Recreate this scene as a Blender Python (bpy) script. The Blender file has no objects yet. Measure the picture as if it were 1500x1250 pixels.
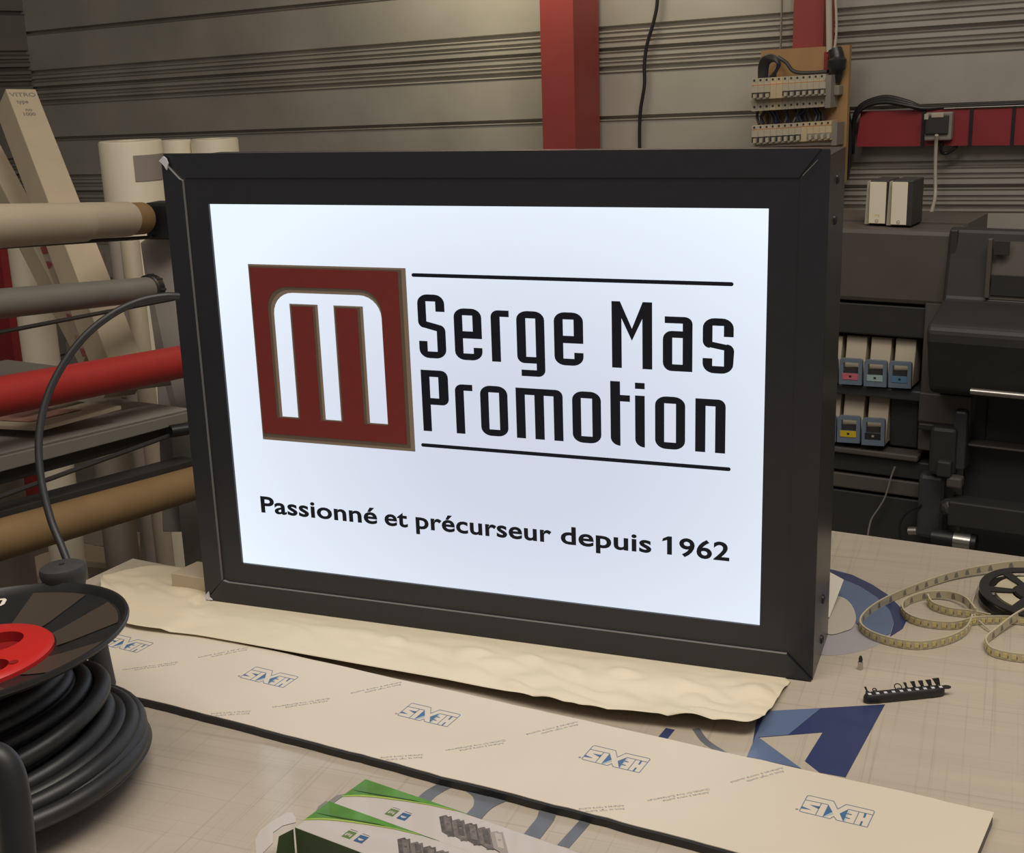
import bpy, math, random
from mathutils import Vector, Matrix, noise
random.seed(7)
C = bpy.context.scene.collection

# ------------------------------------------------------------------ camera
FPX = 1891.03
CAM = Vector((0, 0, 1.5943))
RX = Vector((0.93390822, 0.06739735, -0.35110261))    # world X, Y, Z seen in the camera's axes (x right, y down, z ahead)
RY = Vector((0.35611842, -0.26202493, 0.89695184))
RZ = Vector((-0.03154546, -0.9627048, -0.26870867))
cd = bpy.data.cameras.new('camera'); cam = bpy.data.objects.new('camera', cd); C.objects.link(cam)
right = Vector((RX[0], RY[0], RZ[0])); up = -Vector((RX[1], RY[1], RZ[1])); back = -Vector((RX[2], RY[2], RZ[2]))
M = Matrix((right, up, back)).transposed().to_4x4(); M.translation = CAM
cam.matrix_world = M
cd.sensor_fit = 'HORIZONTAL'; cd.sensor_width = 36; cd.lens = 36 * FPX / 1500; cd.clip_start = .02; cd.clip_end = 60
bpy.context.scene.camera = cam

# ------------------------------------------------------------------ world, lights, exposure
sc = bpy.context.scene
sc.view_settings.view_transform = 'Standard'; sc.view_settings.look = 'None'
sc.view_settings.exposure = 0; sc.view_settings.gamma = 1; sc.view_settings.use_curve_mapping = False
w = bpy.data.worlds.new('world'); sc.world = w; w.use_nodes = True
w.node_tree.nodes['Background'].inputs[0].default_value = (1, .92, .82, 1)
w.node_tree.nodes['Background'].inputs[1].default_value = .17
def area(name, loc, target, size, sy, power, color):
    l = bpy.data.lights.new(name, 'AREA'); l.shape = 'RECTANGLE'; l.size = size; l.size_y = sy; l.energy = power; l.color = color
    o = bpy.data.objects.new(name, l); C.objects.link(o); o.location = loc
    o.rotation_euler = (Vector(target) - Vector(loc)).to_track_quat('-Z', 'Y').to_euler(); return o
area('overhead_light', (.6, .8, 4.2), (.3, 1.4, 0), 2.2, 1.2, 82, (1, .92, .81))
area('overhead_light', (-1.2, .3, 3.3), (-.7, 1.2, .9), 1.2, 1.0, 20, (1, .91, .80))  # unseen lamp, placed to brighten the left part of the table
area('tube_light', (-1.5, 3.72, 2.22), (-1.42, 4.2, 1.95), .8, .06, 8.0, (1, .88, .62))

# ------------------------------------------------------------------ measuring helpers: a sight line met with a real plane
def ray(px, py):
    v = Vector((px - 750, py - 625, FPX)); return Vector((RX.dot(v), RY.dot(v), RZ.dot(v)))
def TZ(px, py, z=.9):
    d = ray(px, py); return d * ((z - CAM.z) / d.z) + CAM
def PL(px, py, p, n):
    d = ray(px, py); return d * ((Vector(p) - CAM).dot(n) / d.dot(n)) + CAM
def CP(px, py, depth):
    return ray(px, py) * (depth / FPX) + CAM
WA = math.radians(-10)
WU = Vector((math.cos(WA), math.sin(WA), 0)); WN = Vector((math.sin(WA), -math.cos(WA), 0))   # WN points from the wall into the room
W0 = Vector((-.5916, 3.9662, 0))
UP = Vector((0, 0, 1))
def WP(px, py, off=0): return PL(px, py, W0 + WN * off, WN)
def WW(u, v, off=0): return W0 + WU * u + WN * off + UP * v
def wu(px, py, off=0): return (WP(px, py, off) - W0).dot(WU)

# ------------------------------------------------------------------ materials
def mat(name, col, rough=.6, metal=0, noise_amt=0, scale=20, stretch=(1,1,1), emit=0, ecol=None, bump=0, spec=.5, trans=0, alpha=None, coat=0):
    m = bpy.data.materials.new(name); m.use_nodes = True; nt = m.node_tree; b = nt.nodes['Principled BSDF']
    b.inputs['Base Color'].default_value = (*col, 1); b.inputs['Roughness'].default_value = rough; b.inputs['Metallic'].default_value = metal
    b.inputs['Specular IOR Level'].default_value = spec
    b.inputs['Transmission Weight'].default_value = trans
    b.inputs['Coat Weight'].default_value = coat
    if alpha: b.inputs['Alpha'].default_value = alpha
    if emit: b.inputs['Emission Strength'].default_value = emit; b.inputs['Emission Color'].default_value = (*(ecol or col), 1)
    if noise_amt or bump:
        tc = nt.nodes.new('ShaderNodeTexCoord'); mp = nt.nodes.new('ShaderNodeMapping'); mp.inputs['Scale'].default_value = stretch
        nz = nt.nodes.new('ShaderNodeTexNoise'); nz.inputs['Scale'].default_value = scale; nz.inputs['Detail'].default_value = 4
        nt.links.new(tc.outputs['Object'], mp.inputs[0]); nt.links.new(mp.outputs[0], nz.inputs[0])
        if noise_amt:
            r = nt.nodes.new('ShaderNodeValToRGB'); r.color_ramp.elements[0].position = .3; r.color_ramp.elements[1].position = .7
            r.color_ramp.elements[0].color = (*[c * (1 - noise_amt) for c in col], 1); r.color_ramp.elements[1].color = (*[min(1, c * (1 + noise_amt)) for c in col], 1)
            nt.links.new(nz.outputs[0], r.inputs[0]); nt.links.new(r.outputs[0], b.inputs['Base Color'])
        if bump:
            bp = nt.nodes.new('ShaderNodeBump'); bp.inputs['Strength'].default_value = bump; bp.inputs['Distance'].default_value = .002
            nt.links.new(nz.outputs[0], bp.inputs['Height']); nt.links.new(bp.outputs[0], b.inputs['Normal'])
    return m
def s2l(r, g, b): return tuple(((c/255)/12.92 if c/255 <= .04045 else ((c/255+.055)/1.055)**2.4) for c in (r, g, b))
MT = {}
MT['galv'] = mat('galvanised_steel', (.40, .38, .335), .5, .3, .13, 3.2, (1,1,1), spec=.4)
MT['galv_dark'] = mat('dark_steel', (.17, .155, .14), .55, .2, .1, 4)
MT['floor'] = mat('concrete', (.16, .145, .12), .6, 0, .25, 4)
MT['red_steel'] = mat('red_painted_steel', (.26, .042, .038), .5, 0, .08, 6)
MT['red_steel_b'] = mat('red_painted_steel_bright', (.25, .022, .026), .5, 0, .08, 6)
MT['black_frame'] = mat('black_powder_coat', (.0205, .0215, .027), .36, .0, .05, 60, spec=.45)
MT['black_side'] = mat('black_side_sheen', (.045, .043, .043), .33, .3, .05, 60)  # lighter than the frame: the side's sheen is put into this colour
MT['alu_glint_edge'] = mat('aluminium_and_glint_edge', (.42, .40, .40), .4, .6)
MT['black_plastic'] = mat('black_plastic', (.016, .016, .017), .38, 0, .15, 30)
MT['rubber'] = mat('black_rubber', (.014, .014, .016), .48, 0, .15, 30, spec=.6)
MT['rubber_matt'] = mat('matt_black_rubber', (.035, .035, .036), .7, 0, .2, 60)
MT['vinyl_black'] = mat('black_vinyl', (.006, .008, .018), .55, spec=.3)
MT['logo_red'] = mat('dark_red_vinyl', (.13, .014, .012), .5, 0, .05, 80, emit=.035, ecol=(1, .12, .1))
MT['logo_brown'] = mat('grey_brown_print', (.22, .165, .12), .5, emit=.035, ecol=(1, .75, .55))
MT['logo_dark'] = mat('dark_brown_print', (.10, .068, .048), .5, emit=.02, ecol=(1, .7, .5))
MT['paper'] = mat('cream_paper', (.68, .595, .44), .5, 0, .04, 9, bump=.6)
MT['liner'] = mat('liner_paper', (.62, .545, .445), .5, 0, .03, 5)
MT['blue_ink'] = mat('blue_ink', (.05, .13, .27), .5)
MT['ink_line'] = mat('thin_blue_ink', (.15, .21, .30), .5)
MT['ink_pale'] = mat('pale_blue_ink', (.36, .45, .50), .5)
MT['ink_text'] = mat('pale_grey_ink', (.42, .40, .40), .5)
MT['white_paper'] = mat('white_paper', (.75, .70, .60), .6)
MT['white_roll'] = mat('white_vinyl_roll', (.80, .72, .56), .55, 0, .03, 4)
MT['cream_roll'] = mat('cream_vinyl_roll', (.50, .42, .31), .55, 0, .05, 4)
MT['cardboard'] = mat('cardboard_core', (.27, .16, .065), .7, 0, .08, 20)
MT['kraft'] = mat('kraft_tube', (.25, .155, .068), .65, 0, .08, 14)
MT['box_grey'] = mat('pale_grey_card', (.34, .29, .25), .7, 0, .06, 8)
MT['box_cream'] = mat('cream_card', (.50, .41, .29), .7, 0, .06, 8)
MT['machine_grey'] = mat('grey_machine_paint', (.21, .195, .17), .45, 0, .05, 10)
MT['machine_light'] = mat('light_grey_panel', (.33, .30, .27), .55, 0, .06, 8)
MT['machine_dark'] = mat('dark_machine_paint', (.035, .034, .034), .5, 0, .1, 10)
MT['red_vinyl'] = mat('red_vinyl_roll', (.42, .03, .026), .5, 0, .06, 40)
MT['printer_grey'] = mat('printer_grey', (.088, .075, .066), .5, 0, .06, 10)
MT['printer_mid'] = mat('printer_dark_grey', (.030, .029, .029), .5, 0, .06, 10)
MT['printer_black'] = mat('printer_black', (.05, .05, .055), .4, 0, .06, 10)
MT['smoke_glass'] = mat('smoked_window', (.12, .11, .10), .2, 0, .2, 3)
MT['steel'] = mat('polished_steel', (.5, .48, .45), .28, .9)
MT['cart_cream'] = mat('cartridge_cream', (.42, .36, .27), .6, 0, .04, 10)
MT['cart_blue'] = mat('cartridge_grey_blue_plastic', (.14, .18, .235), .45)
MT['pink'] = mat('pink_label', (.55, .13, .16), .5); MT['lightcyan'] = mat('pale_cyan_label', (.32, .43, .42), .5)
MT['cyan'] = mat('blue_label', (.09, .2, .33), .5); MT['yellow'] = mat('yellow_label', (.58, .42, .02), .5)
MT['dark_label'] = mat('black_label', (.02, .02, .022), .5)
MT['ply'] = mat('plywood', (.34, .20, .085), .65, 0, .12, 12, (1, 1, .15))
MT['breaker'] = mat('breaker_plastic', (.44, .39, .30), .5); MT['breaker2'] = mat('warm_breaker_plastic', (.52, .42, .27), .5)
MT['breaker_grey'] = mat('grey_rail_plastic', (.24, .215, .185), .5); MT['orange'] = mat('orange_stripe', (.45, .2, .1), .5)
MT['wire_blue'] = mat('blue_wire', (.012, .018, .05), .45); MT['white_cable'] = mat('white_cable', (.44, .40, .33), .5)
MT['grey_cable'] = mat('grey_cable', (.2, .18, .16), .5); MT['red_plastic'] = mat('red_plastic', (.52, .018, .016), .38)
MT['red_deep'] = mat('deep_red_plastic', (.26, .01, .01), .4)
MT['green'] = mat('green_print', (.07, .22, .018), .35, 0, .25, 30, coat=.3); MT['green_dark'] = mat('dark_green_print', (.028, .06, .016), .5)
MT['lime'] = mat('lime_print', (.3, .42, .06), .4)
MT['box_white'] = mat('glossy_white_card', (.50, .455, .42), .3, 0, .02, 6, coat=.3)
MT['module_grey'] = mat('printed_grey', (.085, .07, .06), .4, 0, .4, 160); MT['module_light'] = mat('printed_light_grey', (.3, .26, .23), .4)
MT['module_mid'] = mat('printed_mid_grey', (.15, .125, .11), .4, 0, .3, 200); MT['module_pale'] = mat('printed_pale_grey', (.42, .37, .33), .4)
MT['icon_green'] = mat('icon_green', (.09, .17, .03), .4); MT['icon_blue'] = mat('icon_blue', (.03, .09, .2), .4)
MT['led_pcb'] = mat('led_strip_white', (.50, .44, .30), .35, 0, .06, 40, coat=.4); MT['led_chip'] = mat('led_yellow_phosphor', (.62, .52, .22), .3)
MT['navy_print'] = mat('navy_print', (.028, .04, .115), .35, coat=.2); MT['blue_print'] = mat('blue_print', (.10, .14, .24), .3, 0, .12, 6, coat=.2)
MT['pale_print'] = mat('pale_lilac_print', (.37, .35, .37), .3, coat=.2); MT['grey_print'] = mat('grey_print', (.12, .13, .15), .3, 0, .1, 20, coat=.2)
MT['table_white'] = mat('table_mat', (.50, .45, .38), .3)
MT['wedge_brown'] = mat('dull_brown_black_plastic', (.058, .044, .033), .45)
MT['film'] = mat('torn_white_film', (.6, .6, .66), .4)

def table_material():
    m = bpy.data.materials.new('scratched_cutting_mat'); m.use_nodes = True; nt = m.node_tree; b = nt.nodes['Principled BSDF']
    tc = nt.nodes.new('ShaderNodeTexCoord')
    def lines(rot, sx, sy, lo, hi):
        mp = nt.nodes.new('ShaderNodeMapping'); mp.inputs['Rotation'].default_value = (0, 0, rot); mp.inputs['Scale'].default_value = (sx, sy, 1)
        nz = nt.nodes.new('ShaderNodeTexNoise'); nz.inputs['Scale'].default_value = 1; nz.inputs['Detail'].default_value = 3
        r = nt.nodes.new('ShaderNodeValToRGB'); r.color_ramp.elements[0].position = lo; r.color_ramp.elements[1].position = hi
        nt.links.new(tc.outputs['Object'], mp.inputs[0]); nt.links.new(mp.outputs[0], nz.inputs[0]); nt.links.new(nz.outputs[0], r.inputs[0]); return r.outputs[0]
    col = None
    base = nt.nodes.new('ShaderNodeRGB'); base.outputs[0].default_value = (.50, .43, .345, 1); col = base.outputs[0]
    for rot, sx, sy, lo, hi, f in ((.12, 2.5, 260, .28, .42, .16), (.12, 260, 2.5, .28, .42, .14), (.9, 3, 300, .24, .33, .16), (.12, 1.2, 30, .3, .6, .08), (0, 3, 3, .35, .7, .14)):
        mx = nt.nodes.new('ShaderNodeMixRGB'); mx.blend_type = 'MULTIPLY'; mx.inputs[0].default_value = f
        nt.links.new(col, mx.inputs[1]); nt.links.new(lines(rot, sx, sy, lo, hi), mx.inputs[2]); col = mx.outputs[0]
    nt.links.new(col, b.inputs['Base Color']); b.inputs['Roughness'].default_value = .16; b.inputs['Specular IOR Level'].default_value = .6
    return m
MT['table'] = table_material()

def screen_material():
    m = bpy.data.materials.new('lit_acrylic'); m.use_nodes = True; nt = m.node_tree; nt.nodes.clear()
    out = nt.nodes.new('ShaderNodeOutputMaterial'); em = nt.nodes.new('ShaderNodeEmission'); em.inputs['Strength'].default_value = 1.0
    tc = nt.nodes.new('ShaderNodeTexCoord'); sp = nt.nodes.new('ShaderNodeSeparateXYZ'); nt.links.new(tc.outputs['Generated'], sp.inputs[0])
    # the tubes sit behind the rim: the acrylic glows a little stronger there than in the middle
    def dist(sock, mid):
        a = nt.nodes.new('ShaderNodeMath'); a.operation = 'SUBTRACT'; a.inputs[1].default_value = mid; nt.links.new(sock, a.inputs[0])
        p = nt.nodes.new('ShaderNodeMath'); p.operation = 'MULTIPLY'; nt.links.new(a.outputs[0], p.inputs[0]); nt.links.new(a.outputs[0], p.inputs[1]); return p.outputs[0]
    s = nt.nodes.new('ShaderNodeMath'); s.operation = 'ADD'; nt.links.new(dist(sp.outputs['X'], .58), s.inputs[0]); nt.links.new(dist(sp.outputs['Z'], .40), s.inputs[1])
    r = nt.nodes.new('ShaderNodeValToRGB'); e = r.color_ramp.elements
    e[0].position = 0; e[0].color = (.64, .67, .79, 1); e[1].position = .5; e[1].color = (.86, .95, 1.05, 1)
    e2 = r.color_ramp.elements.new(.2); e2.color = (.74, .80, .91, 1)
    nt.links.new(s.outputs[0], r.inputs[0]); nt.links.new(r.outputs[0], em.inputs[0]); nt.links.new(em.outputs[0], out.inputs[0])
    return m
MT['screen'] = screen_material()

# ------------------------------------------------------------------ object helpers
class MB:
    """collects shapes in world coordinates; build() links them as one mesh object"""
    def __init__(s): s.v = []; s.f = []; s.m = []
    def add(s, vs, fs, mi=0):
        o = len(s.v); s.v += [Vector(p) for p in vs]; s.f += [tuple(i + o for i in f) for f in fs]; s.m += [mi] * len(fs); return s
    def hexa(s, p, mi=0):  # 8 corners: bottom 4 ring, top 4 ring
        return s.add(p, [(0,3,2,1), (4,5,6,7), (0,1,5,4), (1,2,6,5), (2,3,7,6), (3,0,4,7)], mi)
    def box(s, o, a, b, c, mi=0):  # corner o and three edge vectors
        o, a, b, c = map(Vector, (o, a, b, c)); return s.hexa([o, o+a, o+a+b, o+b, o+c, o+a+c, o+a+b+c, o+b+c], mi)
    def aab(s, x0, x1, y0, y1, z0, z1, mi=0): return s.box((x0,y0,z0), (x1-x0,0,0), (0,y1-y0,0), (0,0,z1-z0), mi)
    def prism(s, loop, ext, mi=0):
        n = len(loop); l = [Vector(p) for p in loop]; e = Vector(ext)
        return s.add(l + [p + e for p in l], [tuple(range(n))[::-1], tuple(range(n, 2*n))] + [(i, (i+1) % n, (i+1) % n + n, i + n) for i in range(n)], mi)
    def tube(s, pts, r, n=12, mi=0, closed=False, caps=True):
        pts = [Vector(p) for p in pts]; N = len(pts); rr = r if isinstance(r, (list, tuple)) else [r] * N
        t = [((pts[(i+1) % N] - pts[i-1]) if closed else (pts[min(i+1, N-1)] - pts[max(i-1, 0)])).normalized() for i in range(N)]
        a = t[0].orthogonal().normalized(); base = len(s.v); vs = []; fs = []
        for i in range(N):
            a = (a - t[i] * a.dot(t[i])).normalized(); b = t[i].cross(a)
            vs += [pts[i] + (a * math.cos(2*math.pi*k/n) + b * math.sin(2*math.pi*k/n)) * rr[i] for k in range(n)]
        for i in range(N if closed else N - 1):
            j = (i + 1) % N
            fs += [(i*n+k, i*n+(k+1) % n, j*n+(k+1) % n, j*n+k) for k in range(n)]
        if caps and not closed: fs += [tuple(range(n))[::-1], tuple(range((N-1)*n, N*n))]
        return s.add(vs, fs, mi)
    def lathe(s, o, ax, prof, n=48, mi=0, closed=False):  # prof: (radius, distance along axis)
        o = Vector(o); ax = Vector(ax).normalized(); a = ax.orthogonal().normalized(); b = ax.cross(a); vs = []; fs = []; N = len(prof)
        for r, h in prof: vs += [o + ax*h + (a*math.cos(2*math.pi*k/n) + b*math.sin(2*math.pi*k/n)) * r for k in range(n)]
        for i in range(N if closed else N-1):
            j = (i+1) % N; fs += [(i*n+k, i*n+(k+1) % n, j*n+(k+1) % n, j*n+k) for k in range(n)]
        if not closed: fs += [tuple(range(n))[::-1], tuple(range((N-1)*n, N*n))]
        return s.add(vs, fs, mi)
    def build(s, name, mats, parent=None, smooth=False, bevel=0, seg=2, auto=None):
        L = root_loc(parent) if parent else None
        if L is None:
            xs = [p.x for p in s.v]; ys = [p.y for p in s.v]; zs = [p.z for p in s.v]
            L = Vector(((min(xs)+max(xs))/2, (min(ys)+max(ys))/2, min(zs)))
        me = bpy.data.meshes.new(name); me.from_pydata([tuple(p - L) for p in s.v], [], s.f)
        if not isinstance(mats, (list, tuple)): mats = [mats]
        for m in mats: me.materials.append(MT[m] if isinstance(m, str) else m)
        me.polygons.foreach_set('material_index', s.m); me.update()
        import bmesh
        bm = bmesh.new(); bm.from_mesh(me); bmesh.ops.recalc_face_normals(bm, faces=bm.faces)
        if smooth:
            for f in bm.faces: f.smooth = True
            for e in bm.edges:
                if len(e.link_faces) == 2 and e.calc_face_angle(0) > .7: e.smooth = False
        bm.to_mesh(me); bm.free()
        o = bpy.data.objects.new(name, me); C.objects.link(o)
        if parent: o.parent = parent
        else: o.location = L
        if bevel:
            md = o.modifiers.new('bevel', 'BEVEL'); md.width = bevel; md.segments = seg; md.limit_method = 'ANGLE'; md.angle_limit = .6
        return o
def root_loc(p):
    while p.parent: p = p.parent
    return p.location.copy()
def tag(o, label=None, cat=None, group=None, kind=None):
    for k, v in (('label', label), ('category', cat), ('group', group), ('kind', kind)):
        if v: o[k] = v
    return o
def thing(name, loc, label, cat, group=None):
    o = bpy.data.objects.new(name, None); C.objects.link(o); o.location = loc; o.empty_display_size = .05
    return tag(o, label, cat, group)
def struct(o): o['kind'] = 'structure'; return o
def flat(name, loops, m, thick, fr, parent, lift=0):
    """a filled 2D outline (holes by even-odd) of given thickness, laid out with fr(x, y, h) -> world"""
    cu = bpy.data.curves.new('tmp', 'CURVE'); cu.dimensions = '2D'; cu.fill_mode = 'BOTH'; cu.extrude = .5
    for lp in loops:
        sp = cu.splines.new('POLY'); sp.points.add(len(lp) - 1); sp.use_cyclic_u = True
        for i, (x, y) in enumerate(lp): sp.points[i].co = (x, y, 0, 1)
    return curve_mesh(cu, name, m, thick, fr, parent, lift)
def curve_mesh(cu, name, m, thick, fr, parent, lift=0, fit=None):
    o = bpy.data.objects.new('tmp', cu); C.objects.link(o)
    dg = bpy.context.evaluated_depsgraph_get(); dg.update(); me = o.evaluated_get(dg).to_mesh()
    vs = [v.co.copy() for v in me.vertices]; fs = [tuple(p.vertices) for p in me.polygons]
    o.evaluated_get(dg).to_mesh_clear(); bpy.data.objects.remove(o); bpy.data.curves.remove(cu)
    if fit:
        x0, x1 = min(v.x for v in vs), max(v.x for v in vs); sx = (fit[1] - fit[0]) / (x1 - x0)
        for v in vs: v.x = fit[0] + (v.x - x0) * sx; v.y = fit[2] + v.y * fit[3]
    b = MB(); zt = max(v.z for v in vs); 
    b.add([fr(v.x, v.y, lift + (thick if v.z > 0 else 0)) for v in vs], fs)
    return b.build(name, m, parent)
def textflat(body, name, m, thick, fr, parent, x0, x1, y0, sy, bold=0, lift=0, space=1):
    cu = bpy.data.curves.new('tmp', 'FONT'); cu.body = body; cu.size = 1; cu.extrude = .5; cu.offset = bold; cu.resolution_u = 4; cu.space_character = space
    return curve_mesh(cu, name, m, thick, fr, parent, lift, fit=(x0, x1, y0, sy))
def split_words(o, gap):
    """cut a lettering mesh into one object per word"""
    import bmesh
    L = root_loc(o); me = o.data; n = len(me.vertices); par = list(range(n))
    def fd(i):
        while par[i] != i: par[i] = par[par[i]]; i = par[i]
        return i
    for e in me.edges: par[fd(e.vertices[0])] = fd(e.vertices[1])
    isl = {}
    for i in range(n): isl.setdefault(fd(i), []).append(i)
    I = sorted(isl.values(), key=lambda l: min(me.vertices[i].co.x for i in l)); groups = []; xm = None
    for l in I:
        a = min(me.vertices[i].co.x for i in l); c = max(me.vertices[i].co.x for i in l)
        if xm is None or a - xm > gap: groups.append(set(l)); xm = c
        else: groups[-1] |= set(l); xm = max(xm, c)
    for g in groups:
        mb = MB(); ix = {v: k for k, v in enumerate(sorted(g))}
        mb.add([me.vertices[v].co + L for v in sorted(g)], [tuple(ix[v] for v in p.vertices) for p in me.polygons if p.vertices[0] in g]); mb.build(o.name.split('.')[0], me.materials[0], o.parent)
    bpy.data.objects.remove(o); bpy.data.meshes.remove(me)
def stroke(pts, w, closed=False):
    """outline polygon of a polyline of width w (mitred)"""
    P = [Vector((x, y)) for x, y in pts]; n = len(P); L = []; R = []
    for i in range(n):
        a = P[i-1] if (i or closed) else P[i]; c = P[(i+1) % n] if (i < n-1 or closed) else P[i]
        d1 = (P[i]-a); d2 = (c-P[i]); d1 = d1.normalized() if d1.length > 1e-9 else d2.normalized(); d2 = d2.normalized() if d2.length > 1e-9 else d1
        n1 = Vector((-d1.y, d1.x)); n2 = Vector((-d2.y, d2.x)); nn = (n1+n2); nn = nn.normalized() if nn.length > 1e-6 else n1
        k = min(2.5, 1/max(.3, nn.dot(n1))); L.append(P[i]+nn*w/2*k); R.append(P[i]-nn*w/2*k)
    if closed: return [[tuple(p) for p in L], [tuple(p) for p in R]]
    return [[tuple(p) for p in L + R[::-1]]]
def smooth_path(pts, n=8, closed=False):
    P = [Vector(p) for p in pts]; N = len(P); out = []
    for i in range(N if closed else N-1):
        p0 = P[i-1] if (i or closed) else P[0]; p1 = P[i]; p2 = P[(i+1) % N]; p3 = P[(i+2) % N] if (i+2 < N or closed) else P[-1]
        for k in range(n):
            t = k/n; out.append(.5*((2*p1) + (p2-p0)*t + (2*p0-5*p1+4*p2-p3)*t*t + (3*p1-p0-3*p2+p3)*t**3))
    if not closed: out.append(P[-1])
    return out

# ================================================================== THE SETTING
def wall_profile():
    pr = [(0.0, 0)]
    pats = []
    T = 1.714
    for k in range(-4, 8):
        t = T + .433 * k
        pats += [(t, 'e'), (t-.031, 's'), (t-.063, 'd'), (t-.093, 's'), (t-.122, 'e'), (t-.273, 'd')]
    for v, kind in sorted(pats):
        if v < .05 or v > 4.6: continue
        dp, hw = {'e': (.016, .009), 'd': (.020, .0065), 's': (.010, .006)}[kind]
        pr += [(v-hw-.006, 0), (v-hw-.001, .005), (v-hw*.5, -dp), (v+hw*.6, -dp), (v+hw, 0)]
    pr.append((4.7, 0)); return pr
def corr_wall(name, frame, u0, u1, tilt, m='galv'):
    b = MB(); pr = wall_profile(); n = len(pr); vs = []
    for u in (u0, u1): vs += [frame(u, v + u*tilt if 0 < v < 4.7 else v, d) for v, d in pr]
    vs += [frame(u, v, -.06) for u in (u0, u1) for v in (0, 4.7)]
    fs = [(i, i+1, n+i+1, n+i) for i in range(n-1)] + [(2*n, 2*n+1, 2*n+3, 2*n+2), (0, n, 2*n+2, 2*n), (n-1, 2*n-1, 2*n+3, 2*n+1)]
    return struct(b.add(vs, fs).build(name, m))
UL = wu(45, 100)
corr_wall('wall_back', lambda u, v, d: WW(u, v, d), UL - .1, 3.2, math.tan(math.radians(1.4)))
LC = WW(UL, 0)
corr_wall('wall_left', lambda u, v, d: LC + WN * u + WU * d + UP * v, 0, 5.2, 0, 'galv_dark')  # whole left wall in a darker steel tone
b = MB(); b.box(WW(-3.6, -.1) , WU*7, WN*6.5, UP*.1); struct(b.build('floor', 'floor'))

def column(name, px0, px1, back, z0=0, z1=4.6, m='red_steel'):
    """H section column standing before the wall; px0..px1 is its front flange at y = 100"""
    off = back
    u0 = wu(px0, 110, off); u1 = wu(px1, 110, off); t = .01
    b = MB()
    def bx(ua, ub, oa, ob): b.box(WW(ua, z0, oa), WU*(ub-ua), WN*(ob-oa), UP*(z1-z0))
    bx(u0, u1, off-t, off); bx(u0, u1, .022, .022+t); um = (u0+u1)/2; bx(um-.004, um+.004, .022+t, off-t)
    bx(u1-.006, u1-.001, .022+t, off-t)
    return struct(b.build(name, m))
column('trim_1', 793, 841, .19)
column('trim_2', 1160, 1204, .12)
u = wu(9, 450, 1.0)
b = MB(); b.box(WW(wu(-60, 450, 1.0), 0, .9), WU*(wu(11, 450, 1.0)-wu(-60, 450, 1.0)), WN*.1, UP*1.17); struct(b.build('trim_3', 'red_steel_b'))

# pale boards lying on the floor beyond the table's left end
for i, (pts, m, lab) in enumerate([
    ([(0,838),(60,812),(118,795),(205,812),(205,828),(110,822),(40,850),(0,862)], 'box_cream', 'pale flat board on the floor behind the cable reel, nearest the reel'),
    ([(100,787),(160,770),(205,780),(205,800),(140,800)], 'box_grey', 'pale flat board on the floor beyond the cable reel knob, farther from the reel'),
    ([(0,880),(0,866),(70,846),(100,850),(60,880)], 'machine_light', 'small grey board on the floor at the left edge')]):
    lp = [TZ(x, y, .02 + i*0) for x, y in pts]
    b = MB(); b.prism([Vector((p.x, p.y, .0)) for p in lp], (0, 0, .02)); tag(b.build('floor_board', m), lab, 'board')

# ================================================================== WORK TABLE
TD = math.radians(-7.05); td = Vector((math.cos(TD), math.sin(TD), 0)); tn = Vector((-math.sin(TD), math.cos(TD), 0))
tbl = thing('work_table', (-.1, 1.0, 0), 'large work table with scratched translucent cutting mat top and printed blue shapes', 'table')
A = Vector((-1.20, 1.485, 0)); Bm = A + td*.34; F1 = Vector((-.2224, 1.8889, 0)); Bq = F1 - td*.62; Fr = F1 + td*1.3
top = [A, Bm, Bq, Fr, Fr - tn*1.55, Vector((-1.36, .28, 0))]
b = MB(); b.prism([p + UP*.862 for p in top], (0,0,.038)); b.build('tabletop', 'table', tbl)
for p in (A + Vector((.08,-.08,0)), Bq + Vector((.1,-.1,0)), Fr - tn*.12 - td*.1, Fr - tn*1.4 - td*.1, Vector((-1.25, .38, 0)), (A + Vector((.02,-.6,0)))):
    b = MB(); b.box(p + Vector((-.03,-.03,0)), (.06,0,0), (0,.06,0), (0,0,.862)); b.build('leg', 'machine_grey', tbl)
def tprint(name, px, m, h=.0004, lift=.0, sx=1, ox=0, oy=0, smooth=0, stroke_w=None):
    pts = [TZ(ox + x/sx, oy + y/sx, .9) for x, y in px]
    if smooth: pts = smooth_path(pts, 6, stroke_w is None)
    lp = [(p.x, p.y) for p in pts]; lp = stroke(lp, stroke_w) if stroke_w else [lp]
    o = flat(name, lp, m, h, lambda x, y, k: Vector((x, y, .9 + k)), tbl, lift); return o
tprint('printed_letter', [(665,308),(862,296),(1064,284),(940,513),(858,498),(812,462),(868,372),(668,388),(800,486),(640,452)], 'navy_print', sx=2.143, ox=800, oy=900)
tprint('printed_letter', [(630,450),(690,306),(862,297),(760,380),(666,388),(800,486)], 'blue_print', lift=.0004, sx=2.143, ox=800, oy=900)
tprint('printed_bar', [(345,395),(376,358),(404,364),(374,400)], 'navy_print', sx=2.143, ox=800, oy=900)
tprint('printed_arc', [(470,360),(500,400),(560,440),(600,470)], 'grey_print', sx=2.143, ox=800, oy=900, smooth=1, stroke_w=.008)
tprint('printed_bar', [(35,725),(108,645),(146,650),(72,735)], 'grey_print', sx=2.143, ox=800, oy=900)
tprint('printed_arc', [(800,830),(850,785),(930,748),(1010,762),(1062,800),(1062,850),(1030,895)], 'grey_print', sx=3, ox=350, oy=900, smooth=1, stroke_w=.015)
tprint('printed_arc', [(1025,900),(1085,840),(1180,800),(1270,795),(1348,830),(1352,890),(1310,950),(1270,1000)], 'grey_print', lift=.0003, sx=3, ox=350, oy=900, smooth=1, stroke_w=.017)
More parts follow.
